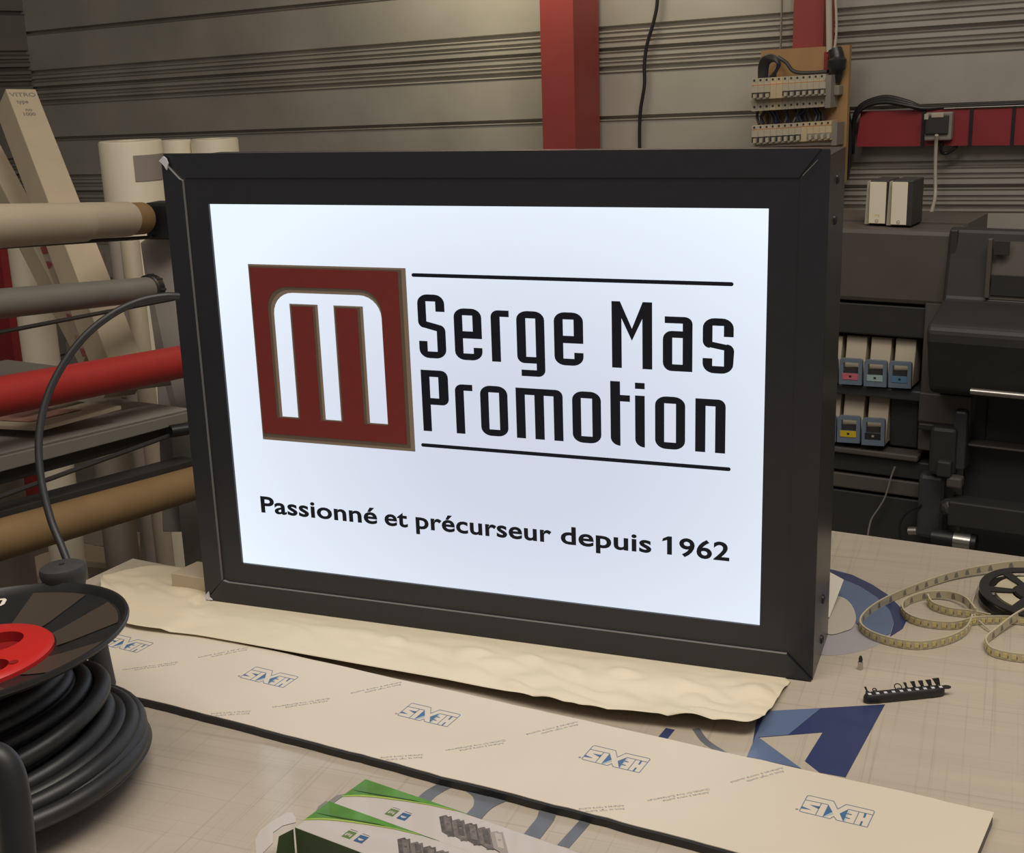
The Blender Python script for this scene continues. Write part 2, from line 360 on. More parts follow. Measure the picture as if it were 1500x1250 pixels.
E8 = dict(sx=4.167, ox=1200, oy=780)
tprint('printed_disc', [(-120,520),(-60,330),(60,232),(200,262),(330,330),(440,420),(455,560),(430,640),(320,705),(160,745),(0,745),(-90,660)], 'pale_print', h=.0003, smooth=1, **E8)
tprint('printed_disc', [(60,226),(200,262),(320,320),(420,385),(505,470),(532,545),(510,590),(432,640),(455,560),(430,480),(350,400),(240,330),(140,290),(60,270)], 'navy_print', lift=.0004, **E8)
tprint('printed_disc', [(60,255),(140,290),(240,330),(350,400),(430,480),(455,550),(435,620),(400,640),(300,600),(225,560),(200,470),(150,420),(60,400)], 'blue_print', lift=.0008, **E8)
tprint('printed_disc', [(40,400),(130,400),(190,440),(222,510),(215,570),(170,605),(40,615)], 'table_white', lift=.0012, smooth=1, **E8)

# ================================================================== LIT SIGN
SX, SY, SZ = -.9995, 1.384, .9012
SW, SH, SD = .820, .6027, .128
sign = thing('light_box_sign', (SX + SW/2, SY + SD/2, SZ), 'black framed light box sign with glowing white face and dark red logo', 'illuminated sign')
def sf(x, y, h=0): return Vector((SX + x/1000, SY - h, SZ + y/1000 - .0012))     # millimetres on the sign's front; h towards the viewer
def sb(name, x0, x1, y0, y1, h0, h1, m, bevel=0):
    b = MB(); b.hexa([sf(x0,y0,h0), sf(x1,y0,h0), sf(x1,y0,h1), sf(x0,y0,h1), sf(x0,y1,h0), sf(x1,y1,h0), sf(x1,y1,h1), sf(x0,y1,h1)]); return b.build(name, m, sign, bevel=bevel)
W_, H_ = 820, 603
b = MB()
for x0, x1, y0, y1 in ((0, 3, 1.2, H_-7), (W_-3, W_, 1.2, H_-7), (3, W_-3, H_-10, H_-7), (3, W_-3, 1.2, 4)):
    b.hexa([sf(x0,y0,-.002), sf(x1,y0,-.002), sf(x1,y0,-SD), sf(x0,y0,-SD), sf(x0,y1,-.002), sf(x1,y1,-.002), sf(x1,y1,-SD), sf(x0,y1,-SD)])
b.hexa([sf(3,4,-SD+.003), sf(W_-3,4,-SD+.003), sf(W_-3,4,-SD), sf(3,4,-SD), sf(3,H_-10,-SD+.003), sf(W_-3,H_-10,-SD+.003), sf(W_-3,H_-10,-SD), sf(3,H_-10,-SD)])
b.build('housing', 'black_side', sign)
def rect(x0, x1, y0, y1): return [(x0,y0),(x1,y0),(x1,y1),(x0,y1)]
flat('face_frame', [rect(1, W_-1, 2.2, H_-1), rect(60.3, 757.8, 60, 540.6)], 'black_frame', .004, sf, sign, -.004)
T = 30
def trim(name, loop, h, edge_ids):
    b = MB(); n = len(loop); lo = [sf(x, y, -.001) for x, y in loop]; hi = [sf(x, y, h) for x, y in loop]
    b.add(lo + hi, [tuple(range(n))[::-1], tuple(range(n, 2*n))] + [(i, (i+1) % n, (i+1) % n+n, i+n) for i in range(n)])
    for i in range(n): b.m[2+i] = 1 if i in edge_ids else 0
    return b.build(name, ['black_frame', 'alu_glint_edge'], sign)
trim('left_trim', [(0,9), (6,9), (T-2,T+2.5), (T-2,H_-T-3), (T-6,H_-T-1.5), (1,H_-9), (0,H_-9)], .0045, {2,3,4})
trim('bottom_trim', [(9,1.5), (W_-1,1.5), (W_-T,T+1), (T+8,T+1), (T,T+3), (T-3,T+1), (7,8)], .0045, {2,3})
trim('right_trim', [(W_,2.5), (W_,H_-2), (W_-T,H_-T), (W_-T,T+2)], .0006, set())
trim('top_trim', [(2,H_), (W_-9,H_), (W_-13,H_-5), (W_-T-1.5,H_-T), (T-.5,H_-T), (3,H_-5)], .0012, {0, 4})  # pale metal top edge: the highlight along the lip is put into colour
b = MB(); b.prism([sf(W_-27,575,.0035), sf(W_-12,591,.0035), sf(W_-12.4,591.5,.0035), sf(W_-27.4,575.5,.0035)], (0,-.0004,0)); b.build('mitre_gap', 'machine_grey', sign)
# torn protective film peeking out of the left corners
for k, pts in enumerate(([(-2,594),(5,600),(9,597),(11,591),(8,583),(5,588),(1,592)], [(0,8),(6,15),(7,6),(11,3),(4,2.5),(-3,4)])):
    flat('film_scrap', [pts], 'film', .002, sf, sign, .0046)
b = MB(); b.hexa([sf(60.3,60,-.0035), sf(757.8,60,-.0035), sf(757.8,60,-.0055), sf(60.3,60,-.0055), sf(60.3,540.6,-.0035), sf(757.8,540.6,-.0035), sf(757.8,540.6,-.0055), sf(60.3,540.6,-.0055)])
b.build('lit_face', 'screen', sign)
FH = -.0035
def arc(cx, cy, rx, ry, a0, a1, n=7):
    return [(cx + rx*math.cos(math.radians(a0+(a1-a0)*i/n)), cy + ry*math.sin(math.radians(a0+(a1-a0)*i/n))) for i in range(n+1)]
def comb(x0, x1, yb, yt, r, bars, bt):
    lp = [(x0, yb)] + [(p[0], p[1]) for p in arc(x0+r, yt-r*.95, r, r*.95, 180, 90)] + [(p[0], p[1]) for p in arc(x1-r, yt-r*.95, r, r*.95, 90, 0)] + [(x1, yb)]
    for a, c in sorted(bars, reverse=True): lp += [(c, yb), (c, bt), (a, bt), (a, yb)]
    return lp
flat('logo_backing', [rect(108.5, 326.5, 237.3, 466.1), comb(140.3, 291.0, 270.2, 431.5, 29, [(163.7, 203.3), (225.8, 266)], 417.6)], 'logo_brown', .0008, sf, sign, FH)
flat('logo_shade', [rect(109.5, 320.8, 241.5, 464.0), comb(136.3, 291.5, 269.2, 435.5, 29, [(165.2, 199.8), (227.3, 262.2)], 416.0)], 'logo_dark', .0003, sf, sign, FH+.0008)
flat('logo_plate', [rect(110.9, 316.2, 246.3, 462.1), comb(132.6, 292.0, 268.3, 439.0, 29, [(167.2, 196.4), (229.2, 258.4)], 414.6)], 'logo_red', .0005, sf, sign, FH+.0011)
def cap(x0, x1, y, t):
    r = t/2; return [arc(x0+r, y, r, r, 90, 270, 8) + arc(x1-r, y, r, r, -90, 90, 8)]
flat('rule_line', cap(334.2, 720.8, 458.2, 4.4), 'vinyl_black', .0006, sf, sign, FH)
flat('rule_line', cap(335.2, 720.6, 246.7, 4.4), 'vinyl_black', .0006, sf, sign, FH)
def q(cx, cy, rx, ry, a0, a1): return arc(cx, cy, rx, ry, a0, a1, 6)
def gS(h, w=35.2):
    k = h - 77.5
    return [[(23.6,57+k),(23.6,69.2+k),(10.8,69.2+k),(10.8,44.8+k*.6),(27,41.2+k*.55)] + q(27,33+k*.5,8.2,8,90,0) + q(w-13,11,13,11,0,-90) + q(13,11,13,11,-90,-180) +
            [(0,20.8 if k > -5 else 16.8),(10.8,20.8 if k > -5 else 16.8),(10.8,8.2),(24,8.2),(24,33.4+k*.45),(8,37+k*.5)] + q(8,45+k*.55,8,8,-90,-180) + q(13,h-11,13,11,180,90) + q(w-13,h-11,13,11,90,0) + [(w,57+k)]]
def ge(w=35.3, h=62.5):
    return [[(w,26.4),(10.8,26.4),(10.8,8),(24.3,8),(24.3,15.4),(w,15.4)] + q(w-13,10.5,13,10.5,0,-90) + q(13,10.5,13,10.5,-90,-180) + q(13,h-10.5,13,10.5,180,90) + q(w-13,h-10.5,13,10.5,90,0), rect(10.8,24,35,54.3)]
def gr(w=22.8, h=61.8): return [[(0,0),(11.3,0),(11.3,54.2),(w,54.2),(w,h)] + q(9,h-8,9,8,90,180)]
def gg(w=34.5): return [[(4.8,0)] + q(w-8.5,8,8.5,8,-90,0) + q(w-13,67.5,13,10.3,0,90) + q(13,67.5,13,10.3,90,180) + q(9,24,9,8.3,180,270) + [(24,15.7),(24,7.6),(4.8,7.6)], rect(11.2,23.6,23.4,69.4)]
def gM(): return [[(0,0),(0,77),(9.8,77),(23.6,46),(36.4,77),(47.2,77),(47.2,0),(35.9,0),(35.9,58),(23.6,32.3),(11.4,58),(11.4,0)]]
def ga(w=33.8, h=62.3): return [[(w,0)] + q(w-9,h-8,9,8,0,90) + [(2.2,h),(2.2,54.8),(22.8,54.8),(22.8,46)] + q(10,36,10,10,90,180) + q(10,10,10,10,180,270), rect(10.8,22.8,7.8,38.4)]
def gP(w=35.6): return [[(0,0),(0,77.2)] + q(w-9,68.5,9,8.7,90,0) + q(w-8,42,8,8,0,-90) + [(11.2,34),(11.2,0)], rect(11.2,23,42.2,69)]
def go(w=35, h=62.2): return [q(w-13,h-10.5,13,10.5,0,90) + q(13,h-10.5,13,10.5,90,180) + q(13,10.5,13,10.5,180,270) + q(w-13,10.5,13,10.5,270,360), rect(10.6,w-10.6,8,h-8)]
def gm(): return [[(0,0),(0,62)] + q(50,54,8.7,8,90,0) + [(58.7,0),(47.4,0),(47.4,54),(35.2,54),(35.2,0),(23.6,0),(23.6,54),(11.4,54),(11.4,0)]]
def gt(): return [[(0,77),(11.6,77),(11.6,61),(23.3,61),(23.3,53.5),(11.6,53.5),(11.6,0)] + q(11.6,9.5,11.6,9.5,270,180)]
def gi(): return [[(0,61.5),(11.3,61.5),(11.3,0)] + q(11.3,9.5,11.3,9.5,270,180), rect(0,11.3,69.5,76.6)]
def gn(w=34.4): return [[(0,0),(0,62.5)] + q(w-8.5,54.3,8.5,8.2,90,0) + [(w,0),(22.9,0),(22.9,54.4),(11.6,54.4),(11.6,0)]]
def word(glyphs, y):
    for x, g, dy in glyphs: flat('vinyl_letter', [[(px+x, py+y+dy) for px, py in l] for l in g], 'vinyl_black', .0006, sf, sign, FH)
word([(339.7,gS(77.8),0),(386.6,ge(),0),(434,gr(),0),(466.2,gg(),-15.6),(512.6,ge(),0),(582.3,gM(),.5),(641.9,ga(),0),(687.4,gS(62.3, 34.4),0)], 357.5)
word([(339.6,gP(),0),(384,gr(),0),(416.8,go(),0),(462.6,gm(),0),(533.1,go(),0),(579.7,gt(),-.3),(609.2,gi(),-.3),(632.8,go(),0),(679.6,gn(),-.3)], 265.2)
for wd_, pa_, pb_, py_ in (('Passionné', 382.5, 551, 765), ('et', 562.5, 596, 775), ('précurseur', 608.5, 806.5, 785), ('depuis', 820.5, 953, 800), ('962', 994, 1067.5, 815)):
    xa_, xb_ = [(PL(p_, py_, (0, SY, 0), Vector((0,1,0))).x - SX)*1000 for p_ in (pa_, pb_)]
    textflat(wd_, 'slogan_word', 'vinyl_black', .0006, sf, sign, xa_, xb_, 135.9, 31.5, bold=.020, lift=FH, space=1.03)
x1_ = (PL(969, 812, (0, SY, 0), Vector((0,1,0))).x - SX)*1000
flat('slogan_numeral', [[(x1_+a_*1.12, 135.9+b_) for a_, b_ in ((0,15.8),(0.7,19.4),(6.4,22.6),(10.4,22.6),(10.4,0),(5.3,0),(5.3,18.0))]], 'vinyl_black', .0006, sf, sign, FH)
for (px, py) in ((1226,262), (1222,322), (1205,878), (1203,937)):
    p = PL(px, py, (SX+SW, 0, 0), Vector((1,0,0)))
    b = MB(); b.lathe(p - Vector((.001,0,0)), (1,0,0), [(.0055,0),(.0055,.0025),(.003,.0040),(.0005,.0042)], 14); b.build('screw', 'black_plastic', sign, smooth=True)

# ================================================================== PAPERS
def paper_grid(front, back, nx, ny, zf):
    F = smooth_path(front, 10); Bk = smooth_path(back, 10)
    def at(L, t): i = t*(len(L)-1); k = min(int(i), len(L)-2); return L[k].lerp(L[k+1], i-k)
    vs = [];
    for j in range(ny+1):
        for i in range(nx+1):
            p = at(F, i/nx).lerp(at(Bk, i/nx), j/ny); p = p.copy(); p.z = .9 + zf(p, i/nx, j/ny); vs.append(p)
    return vs, [(j*(nx+1)+i, j*(nx+1)+i+1, (j+1)*(nx+1)+i+1, (j+1)*(nx+1)+i) for j in range(ny) for i in range(nx)]
fr = [TZ(x, y, .905) for x, y in [(148,852),(168,917),(300,940),(420,962),(530,982),(620,998),(700,1013),(780,1032),(850,1046),(920,1056),(1000,1064),(1060,1071),(1095,1074),(1112,1068)]]
bk = [TZ(x, y, .9) for x, y in [(152,846),(213,829)]] + [Vector((-1.1,1.475,0)), Vector((-.95,1.47,0)), Vector((-.7,1.46,0)), Vector((-.4,1.44,0)), Vector((-.26,1.42,0))] + [TZ(1158, 1000, .9)]
def pz(p, s, t):
    flatm = min(1, max(0, (1.376 - p.y)/.05))
    if p.x < -1.0: flatm = min(1, max(0, (1.45-p.y)/.08))
    n1 = noise.noise(Vector((p.x*7, p.y*16, 1))) ; n2 = abs(noise.noise(Vector((p.x*22 + p.y*14, p.y*26 - p.x*5, 3))))
    edge = (1-t)**2; far = min(1, max(0, (s-.40)/.15))
    lift = (.0115 - .002*far)*(1-t)**1.5*(1-far) + far*(.011*edge) + .005*(.4+n1)*(1-.3*t)*min(1, t*2+far) + .011*n2*min(1, 1.2*t+far)
    if p.x < -.97 : lift += .0035
    return .0007 + max(0, lift)*flatm
vs, fs = paper_grid(fr, bk, 150, 40, pz)
b = MB(); b.add(vs, fs); o = b.build('wrinkled_paper', 'paper', smooth=True); md = o.modifiers.new('t', 'SOLIDIFY'); md.thickness = .0003; md.offset = 1
tag(o, 'wrinkled cream paper sheet lying under the lit sign', 'paper')

ZS = .909
sc0 = TZ(1227, 1190, ZS); su = -td; sv = Vector((td.y, -td.x, 0))      # reading direction of the print, and its up direction
strip = thing('backing_strip', (sc0.x - .45, sc0.y, .9), 'long cream liner strip with blue printed logos and a black underside', 'liner strip')
def stf(x, y, h=0): p = sc0 + su*(x/1000) + sv*(y/1000); return Vector((p.x, p.y, ZS + h))
N = 90
def edge(k, side):
    u_ = -131 + (1130+131)*k/N
    wob = 2.4*noise.noise(Vector((u_*.012, side*5, 0))) + 1.0*noise.noise(Vector((u_*.05, side*5, 2)))
    return u_, (-61 if side < 0 else 101 + 5*max(0, min(1, (40-u_)/170))) + wob
topl = [edge(k, -1) for k in range(N+1)] + [edge(k, 1) for k in range(N, -1, -1)]
topl = [(x + (8*(y+61)/163 if x < -130.9 else 0), y) for x, y in topl]
b = MB(); n = len(topl); b.prism([stf(x, y + (3 if y > 50 else 9), -.0088 if y > 50 else -.0085) for x, y in topl], (0,0,.0078)); b.build('black_core', 'black_plastic', strip)
flat('liner_sheet', [topl], 'liner', .001, stf, strip, -.001)
def logo(ox, oy, main=True):
    f2 = lambda x, y, h=0: stf(ox + x, oy + y, h)
    L = []
    w = .8
    outer = [(33,-15.5),(31.5,-17.1),(7.9,-17.1),(1.1,-5.4),(-4.1,-16.5),(-29.5,-16.7),(-31,-15),(-30.7,13),(-2.4,13.3),(1.3,8.5),(3.7,13.7),(31.5,13.4),(32.8,12.2)]
    parts = [('ink_line', stroke(outer, w, True))]
    for pl in ([(33,-8.3),(11,-8.9)], [(-8.1,-9.2),(-30.6,-9.2)], [(17.4,-9),(17.3,13.3)], [(-18.1,-9),(-18.1,13)]): parts.append(('ink_line', stroke(pl, w)))
    for pl in ([(11,-9),(4.5,1.3),(10.7,13)], [(-8.1,-9.4),(-2.4,1.4),(-8.7,13.2)], [(32.7,4.1),(23.5,6.7),(32.4,7.8)], [(26.4,-1.5),(17.3,-2.4),(17.2,2.2)],
               [(-23.1,-9),(-25.1,-9),(-25.3,-1.6),(-23.6,-1.4)], [(-23.4,5.6),(-25,5.5),(-25.1,12.9),(-23.4,12.9)], [(-8.5,-2),(-13,-2),(-13,-.8),(-8.5,-.8)], [(-8.5,5.2),(-13,5.2),(-13,6.4),(-8.5,6.4)]):
        parts.append(('blue_ink', [pl]))
    parts.append(('ink_pale', [[(4.3,1.8),(2.6,4.6),(9.6,13),(10.5,13)]])); parts.append(('ink_pale', [[(-8.8,12.6),(-8.9,-7),(-9.8,-7),(-9.9,12.9)]]))
    parts.append(('ink_line', stroke([(34.9,10.2),(36.6,10.2),(36.6,11.8),(34.9,11.8)], .5, True)))
    mb = MB(); mats = ['ink_line', 'blue_ink', 'ink_pale']
    for mname, lps in parts:
        o = flat('tmpl', lps, mname, .0002, f2, strip, .0001); me = o.data; base = o.parent and root_loc(o)
        mb.add([v.co + root_loc(o) for v in me.vertices], [tuple(p.vertices) for p in me.polygons], mats.index(mname)); bpy.data.objects.remove(o); bpy.data.meshes.remove(me)
    return mb.build('printed_logo', mats, strip)
for ox in (0, 226.2, 450, 671, 897): logo(ox, .5)
ox = -111.4      # a logo of the next row, cut off by the strip's front edge
flat('printed_logo', stroke([(33,104),(33,97),(31.5,95.4),(7.9,95.4),(3.5,103.5)], .8) + stroke([(-.5,103.5),(-4.1,96),(-30.2,95.8),(-31,97.5),(-31,104)], .8) + stroke([(32.5,103.6),(11,103.4)], .7) + stroke([(-9,103.6),(-30.5,103.8)], .7), 'ink_line', .0002, lambda x, y, h=0: stf(ox + x, y, h), strip, .0001)
def slant(body, x, y, ang, L, hgt):
    ca, sa = math.cos(math.radians(ang)), math.sin(math.radians(ang))
    f2 = lambda a, c, h=0: stf(x + a*ca - c*sa, y + a*sa + c*ca, h)
    textflat(body, 'printed_small_text', 'ink_text', .0002, f2, strip, 0, L, 0, hgt, lift=.0001)
for k in range(-1, 4):
    o_ = 226.2*(k+1)
    if k >= 0: slant('Qualität für Ihre Zufriedenheit', o_-103.6, 11.8, 43.4, 65, 4.4); slant('Adhérez à notre qualité', o_-105, 17.5, 43.4, 48, 4.4)
    if k >= 0:
        slant('Adhérez à notre qualité', o_-156.4+ (226.2 if k < 0 else 0), -56.7, 51.5, 62, 4.4); slant('Stick to high quality', o_-158.6, -50.5, 51.5, 44, 4.4)
    slant('Adhérez à notre qualité', o_-40, 73.5, 33, 44, 4.4); slant('Stick to high quality', o_-42, 78.5, 33, 38, 4.4) if k >= 0 else None

# ================================================================== LED MODULE CARTONS
th = math.radians(-12); bd = Vector((math.cos(th), math.sin(th), 0)); bn = Vector((-math.sin(th), math.cos(th), 0))
def carton(o, wd, label, flap):
    HB = .05; o = Vector((o.x, o.y, .9)); LN = .31
    t = thing('led_carton', o + bd*LN/2 + bn*wd/2, label, 'box', 'green and white cartons of light modules')
    def f(s, w_, h=0): return o + bd*(s/1000) + bn*(w_/1000) + UP*(HB + h)
    wm = wd*1000; LM = LN*1000
    b = MB(); b.box(o, bd*LN, bn*wd, UP*HB)
    b.m = [0, 0, 1, 0, 1, 1]; b.build('carton_body', ['box_white', 'green_dark'], t, bevel=.0012)
    ds = -6.5 if flap else 0; sw = [(0, wm), (0, wm*.30)] + [(8, wm*.42), (16, wm*.52), (26, wm*.60), (40, wm*.70), (57, wm*.79), (79, wm*.90), (106, wm*.98), (125, wm)]
    flat('green_swoosh', [sw], 'green', .0002, f, t, .0001)
    flat('lime_swoosh', [[(0, wm*.30), (0, wm*.26), (12, wm*.42), (28, wm*.57), (57, wm*.76), (79, wm*.88), (106, wm*.97), (100, wm*.975), (79, wm*.905), (57, wm*.795), (40, wm*.705), (26, wm*.605), (16, wm*.525), (8, wm*.425)]], 'lime', .0002, f, t, .0003)
    flat('dark_swoosh', [[(3, wm*.56), (30, wm*.66), (70, wm*.88), (60, wm*.85), (30, wm*.70)]], 'green_dark', .0002, f, t, .0005)
    for s0, m in ((52.5 + ds, 'icon_green'), (66 + ds, 'icon_blue')):
        flat('printed_icon', [[(s0, 10), (s0+9, 10.4), (s0+8.6, 20.8), (s0-.2, 20.2)]], m, .0002, f, t, .0001)
        if m == 'icon_green': flat('printed_symbol', [[(s0+1.2,12.5),(s0+1.8,17.5),(s0+2.6,14.5),(s0+3.6,18),(s0+4.6,14.5),(s0+5.6,18),(s0+6.2,14),(s0+7.2,17.5),(s0+7.6,12.5),(s0+6.4,12.5),(s0+5.4,15.5),(s0+4.4,12.5),(s0+3.6,15.5),(s0+2.6,12.5)]], 'box_white', .0002, f, t, .0003)
        else: flat('printed_symbol', [arc(s0+4.4, 15.5, 3, 2.8, 180, 360, 8)], 'box_white', .0002, f, t, .0003)
        flat('printed_text', [rect(s0, s0+8, 22.4, 22.9)], 'module_grey', .0001, f, t, .0001)
    for k in range(5):
        s0 = 98 + ds + k*13.5; w0 = 24 + k*.3
        flat('printed_module', [[(s0+2, w0+10), (s0+4, w0+12.5), (s0+7, w0+11), (s0+9, w0+13.5), (s0+12, w0+10), (s0+29, w0-9), (s0+30, w0-12), (s0+27, w0-12.5), (s0+25, w0-14.5), (s0+23, w0-12.5), (s0+16, w0-11), (s0, w0+7)]], ['module_grey', 'module_mid', 'module_grey', 'module_mid', 'module_light'][k], .0002, f, t, .0001 + k*.0002)
        flat('printed_module_face', [[(s0+3.5, w0+9), (s0+10, w0+9.5), (s0+24, w0-7), (s0+18, w0-8)], arc(s0+13.5, w0+1.5, 1.7, 1.3, 0, 360, 10)[:-1]], ['module_mid', 'module_grey', 'module_mid', 'module_grey', 'module_pale'][k], .0001, f, t, .0003 + k*.0002)
    if flap:
        b = MB(); b.prism([TZ(x, y, .94) for x, y in ((376,1256),(374,1232),(381,1218),(398,1205),(420,1192),(428,1192),(433,1199),(433,1206),(414,1211),(400,1221),(400,1236),(384,1252))], (0,0,.0008)); b.build('carton_flap', 'box_white', t)
        b = MB(); b.prism([f(-1,-1,-.002), f(-11,-9,-.008), f(-13,-14,-.03), f(-12,-16,-.049), f(-1,-2,-.049)], bn*.0008); b.build('end_flap', 'green_dark', t)
        b = MB(); b.prism([f(-5,wm*.8,-.002), f(-5,wm+1,-.002), f(0,wm,-.001), f(0,wm*.6,-.001)], (0,0,.0008)); b.build('tuck_flap', 'machine_grey', t)
    else:
        b = MB(); b.prism([f(-7,wm*.05,-.002), f(-7,wm*.3,-.002), f(0,wm*.4,-.001), f(0,wm*.0,-.001)], (0,0,.0008)); b.build('tuck_flap', 'machine_grey', t)
    return t
o2_ = TZ(497, 1170, .95) - bn*.0095; carton(o2_, .0475, 'green and white light module carton behind the other, closer to the liner strip', False)
o1_ = TZ(431, 1212, .95); carton(o1_, .0475, 'green and white light module carton in front with its grey end flap open', True)

# ================================================================== CABLE REEL
rn = Vector((math.tan(math.radians(-5)), 0, 1)).normalized(); rc = Vector((-.947, .901, 1.058)); RR = .1607
re1 = Vector((0,1,0)).cross(rn).normalized(); re2 = rn.cross(re1)
reel = thing('cable_reel', (rc.x, rc.y, .9), 'black cable reel with red hub in the left foreground', 'cable reel')
def rp(r, a, h=0): return rc + (re1*math.cos(a) + re2*math.sin(a))*r + rn*h
HF = -.020      # floor of the dished top flange
b = MB(); b.lathe(rc, rn, [(.08,HF-.003),(.09,HF-.003),(.150,-.010),(.1565,-.006),(RR,-.0035),(RR+.0008,-.001),(RR,.0015),(.158,.0018),(.155,-.001),(.152,-.006),(.09,HF),(.08,HF)], 96, closed=True); fl = b.build('top_flange', 'black_plastic', reel, smooth=True)
def prof_h(r): return HF + .0004 + max(0, (r-.09)/.062*(-.006-HF))
for k in range(8):   # lighter brown radial wedges laid on the flange
    a0 = k*2*math.pi/8 + .02; b = MB(); hw = .24; rs = [.086, .10, .118, .134, .1495]; vs = []
    for up_ in (0, .0005):
        for r in rs:
            for q_ in range(7): vs.append(rp(r, a0 + hw*(q_/3-1), prof_h(r) + up_))
    fs = []
    for L_ in (0, 1):
        for i_ in range(4):
            for q_ in range(6): f_ = (L_*35+i_*7+q_, L_*35+i_*7+q_+1, L_*35+(i_+1)*7+q_+1, L_*35+(i_+1)*7+q_); fs.append(f_)
    b.add(vs, fs); b.build('flange_wedge', 'wedge_brown', fl)
LB = .139
b = MB(); b.lathe(rc - rn*LB, rn, [(.04,-.003),(.150,-.003),(.156,-.005),(.160,-.001),(.158,.003),(.150,.001),(.04,.001)], 96, closed=True); b.build('bottom_flange', 'black_plastic', reel, smooth=True)
b = MB(); b.lathe(rc - rn*LB, rn, [(.075,.002),(.075,LB+HF-.013)], 48); b.build('drum', 'black_plastic', reel, smooth=True)
hubo = MB(); HT = HF + .0075; hubo.lathe(rc, rn, [(.0845,HF-.004),(.0845,HF+.004),(.082,HT-.001),(.079,HT),(.02,HT),(.002,HT),(.002,HF-.012),(.080,HF-.012)], 72)
hub = hubo.build('hub', ['red_plastic', 'red_deep'], reel, smooth=True)
def hole(ctr, r1, depth):
    cb = MB(); cb.lathe(ctr - rn*depth, rn, [(r1*.92, 0), (r1, depth+.02)], 40); c = cb.build('cut', 'red_deep'); return c
hp = [(PL(-6, 941, rc + rn*HT, rn), .0285), (PL(-18, 978, rc + rn*HT, rn), .0205)]
sock = []
for ctr, r in hp:
    c = hole(ctr, r, .012); md = hub.modifiers.new('b', 'BOOLEAN'); md.object = c; md.operation = 'DIFFERENCE'; md.solver = 'EXACT'; sock.append(c)
dg = bpy.context.evaluated_depsgraph_get(); dg.update(); me = bpy.data.meshes.new_from_object(hub.evaluated_get(dg)); hub.modifiers.clear(); hub.data = me
for c in sock: bpy.data.objects.remove(c)
for ctr, r in hp:
    b = MB(); b.lathe(ctr - rn*.0125, rn, [(r*.9, 0), (r*.9, .002)], 36); b.build('socket', 'red_deep', hub, smooth=True)
p = PL(20, 971, rc + rn*HT, rn); b = MB(); b.lathe(p, rn, [(.0045,-.001),(.0045,.0010),(.001,.0012)], 16); b.build('screw', 'red_deep', hub)
def lf(x, y, h=0):
    o = PL(-22, 890, rc + rn*(HF+.0095), rn); ux = (right - rn*right.dot(rn)).normalized(); p = o + ux*(x/1000) + rn.cross(ux)*(y/1000); a_ = p - rc; r = (a_ - rn*a_.dot(rn)).length; return rc + (a_ - rn*a_.dot(rn)) + rn*(prof_h(r) + .0007 + h)
flat('printed_letter', [[(0,-3),(19,-3),(22,0),(22,8),(19,11),(0,11)], [(3,0),(3,8),(17.5,8),(17.5,0)]], 'white_paper', .0003, lf, fl, 0)
# wound cable
def wind(turns, r0, r1, h0, h1, tilt, ph, seed, cr=.0092):
    pts = []; n = int(turns*48)
    for i in range(n):
        t = i/n; a = i*2*math.pi/48; h = h0 + (h1-h0)*t
        r = r0 + (r1-r0)*t + .004*noise.noise(Vector((a*.35, seed, 5)))
        r -= .03*max(0, 1 - min(i, n-i)/10)
        pts.append(rp(r, a, h + tilt*math.cos(a - ph)*(.6+.4*t) + .003*noise.noise(Vector((a*.5, seed, 9)))))
    b = MB(); b.tube(pts, cr, 10); return b.build('wound_cable', 'rubber', reel, smooth=True)
wind(7.0, .080, .104, -.045, -.128, .017, .5, 1)
wind(6.4, .076, .095, -.040, -.124, .012, .9, 4)
wind(3.0, .098, .110, -.066, -.112, .022, .7, 7)
for rr, hh, tl, ph, ex, ea in ((.116, -.112, .016, .8, .012, -.5), (.124, -.122, .014, .7, .016, -.4), (.136, -.120, .010, .9, .016, -.5), (.120, -.094, .022, .6, .004, -.6), (.146, -.1285, .003, .9, .020, -.75), (.140, -.124, .010, 1.4, .014, -.2)):
    b = MB(); b.tube([rp(rr + ex*math.cos(a*2*math.pi/64 - ea), a*2*math.pi/64, hh + tl*math.cos(a*2*math.pi/64 - ph)) for a in range(64)], .0092, 10, closed=True); b.build('loose_turn', 'rubber', reel, smooth=True)
# stand: rear post and front tube
pb = TZ(156, 1018, .9) + UP*.012; pa = CP(130, 893, (pb - CAM).dot(-back) - .03)
b = MB(); b.tube([pa, pa.lerp(pb, .5), pb], .0125, 12); b.build('stand_post', 'rubber_matt', reel, smooth=True)
b = MB(); b.tube(smooth_path([CP(-60, 1135, .80), CP(-20, 1112, .80), CP(4, 1120, .80), CP(18, 1160, .80), CP(28, 1260, .80), CP(36, 1400, .80)], 6), .0105, 14); b.build('stand_tube', 'rubber', reel, smooth=True)
# crank knob on the far side of the flange
kc = PL(98, 871, rc + rn*HF, rn); kx = Vector((-.06, .02, 1)).normalized()
b = MB(); b.lathe(kc, kx, [(.008,-.002),(.0205,.001),(.0228,.014),(.0252,.025),(.0256,.030),(.0245,.0335),(.021,.0355),(.003,.036)], 40); kn = b.build('crank_knob', 'rubber_matt', reel, smooth=True)
b = MB(); b.lathe(kc + kx*.036, kx, [(.003,-.001),(.003,.0006)], 12); b.build('screw', 'black_plastic', kn)

# power cord from the sign to the reel
cp_ = [CP(262,434,1.62), CP(240,434,1.61), CP(205,441,1.60), CP(165,460,1.59), CP(125,492,1.58), CP(92,535,1.57), CP(68,585,1.56), CP(57,640,1.55), CP(60,700,1.54), CP(74,760,1.53), CP(92,805,1.52), CP(106,845,1.51), CP(112,875,1.50), CP(116,900,1.49)]
b = MB(); b.tube(smooth_path(cp_, 8), .0046, 12); b.build
tag(b.build('power_cord', 'rubber', smooth=True), 'thick black power cord arching from the sign down to the cable reel', 'cord')

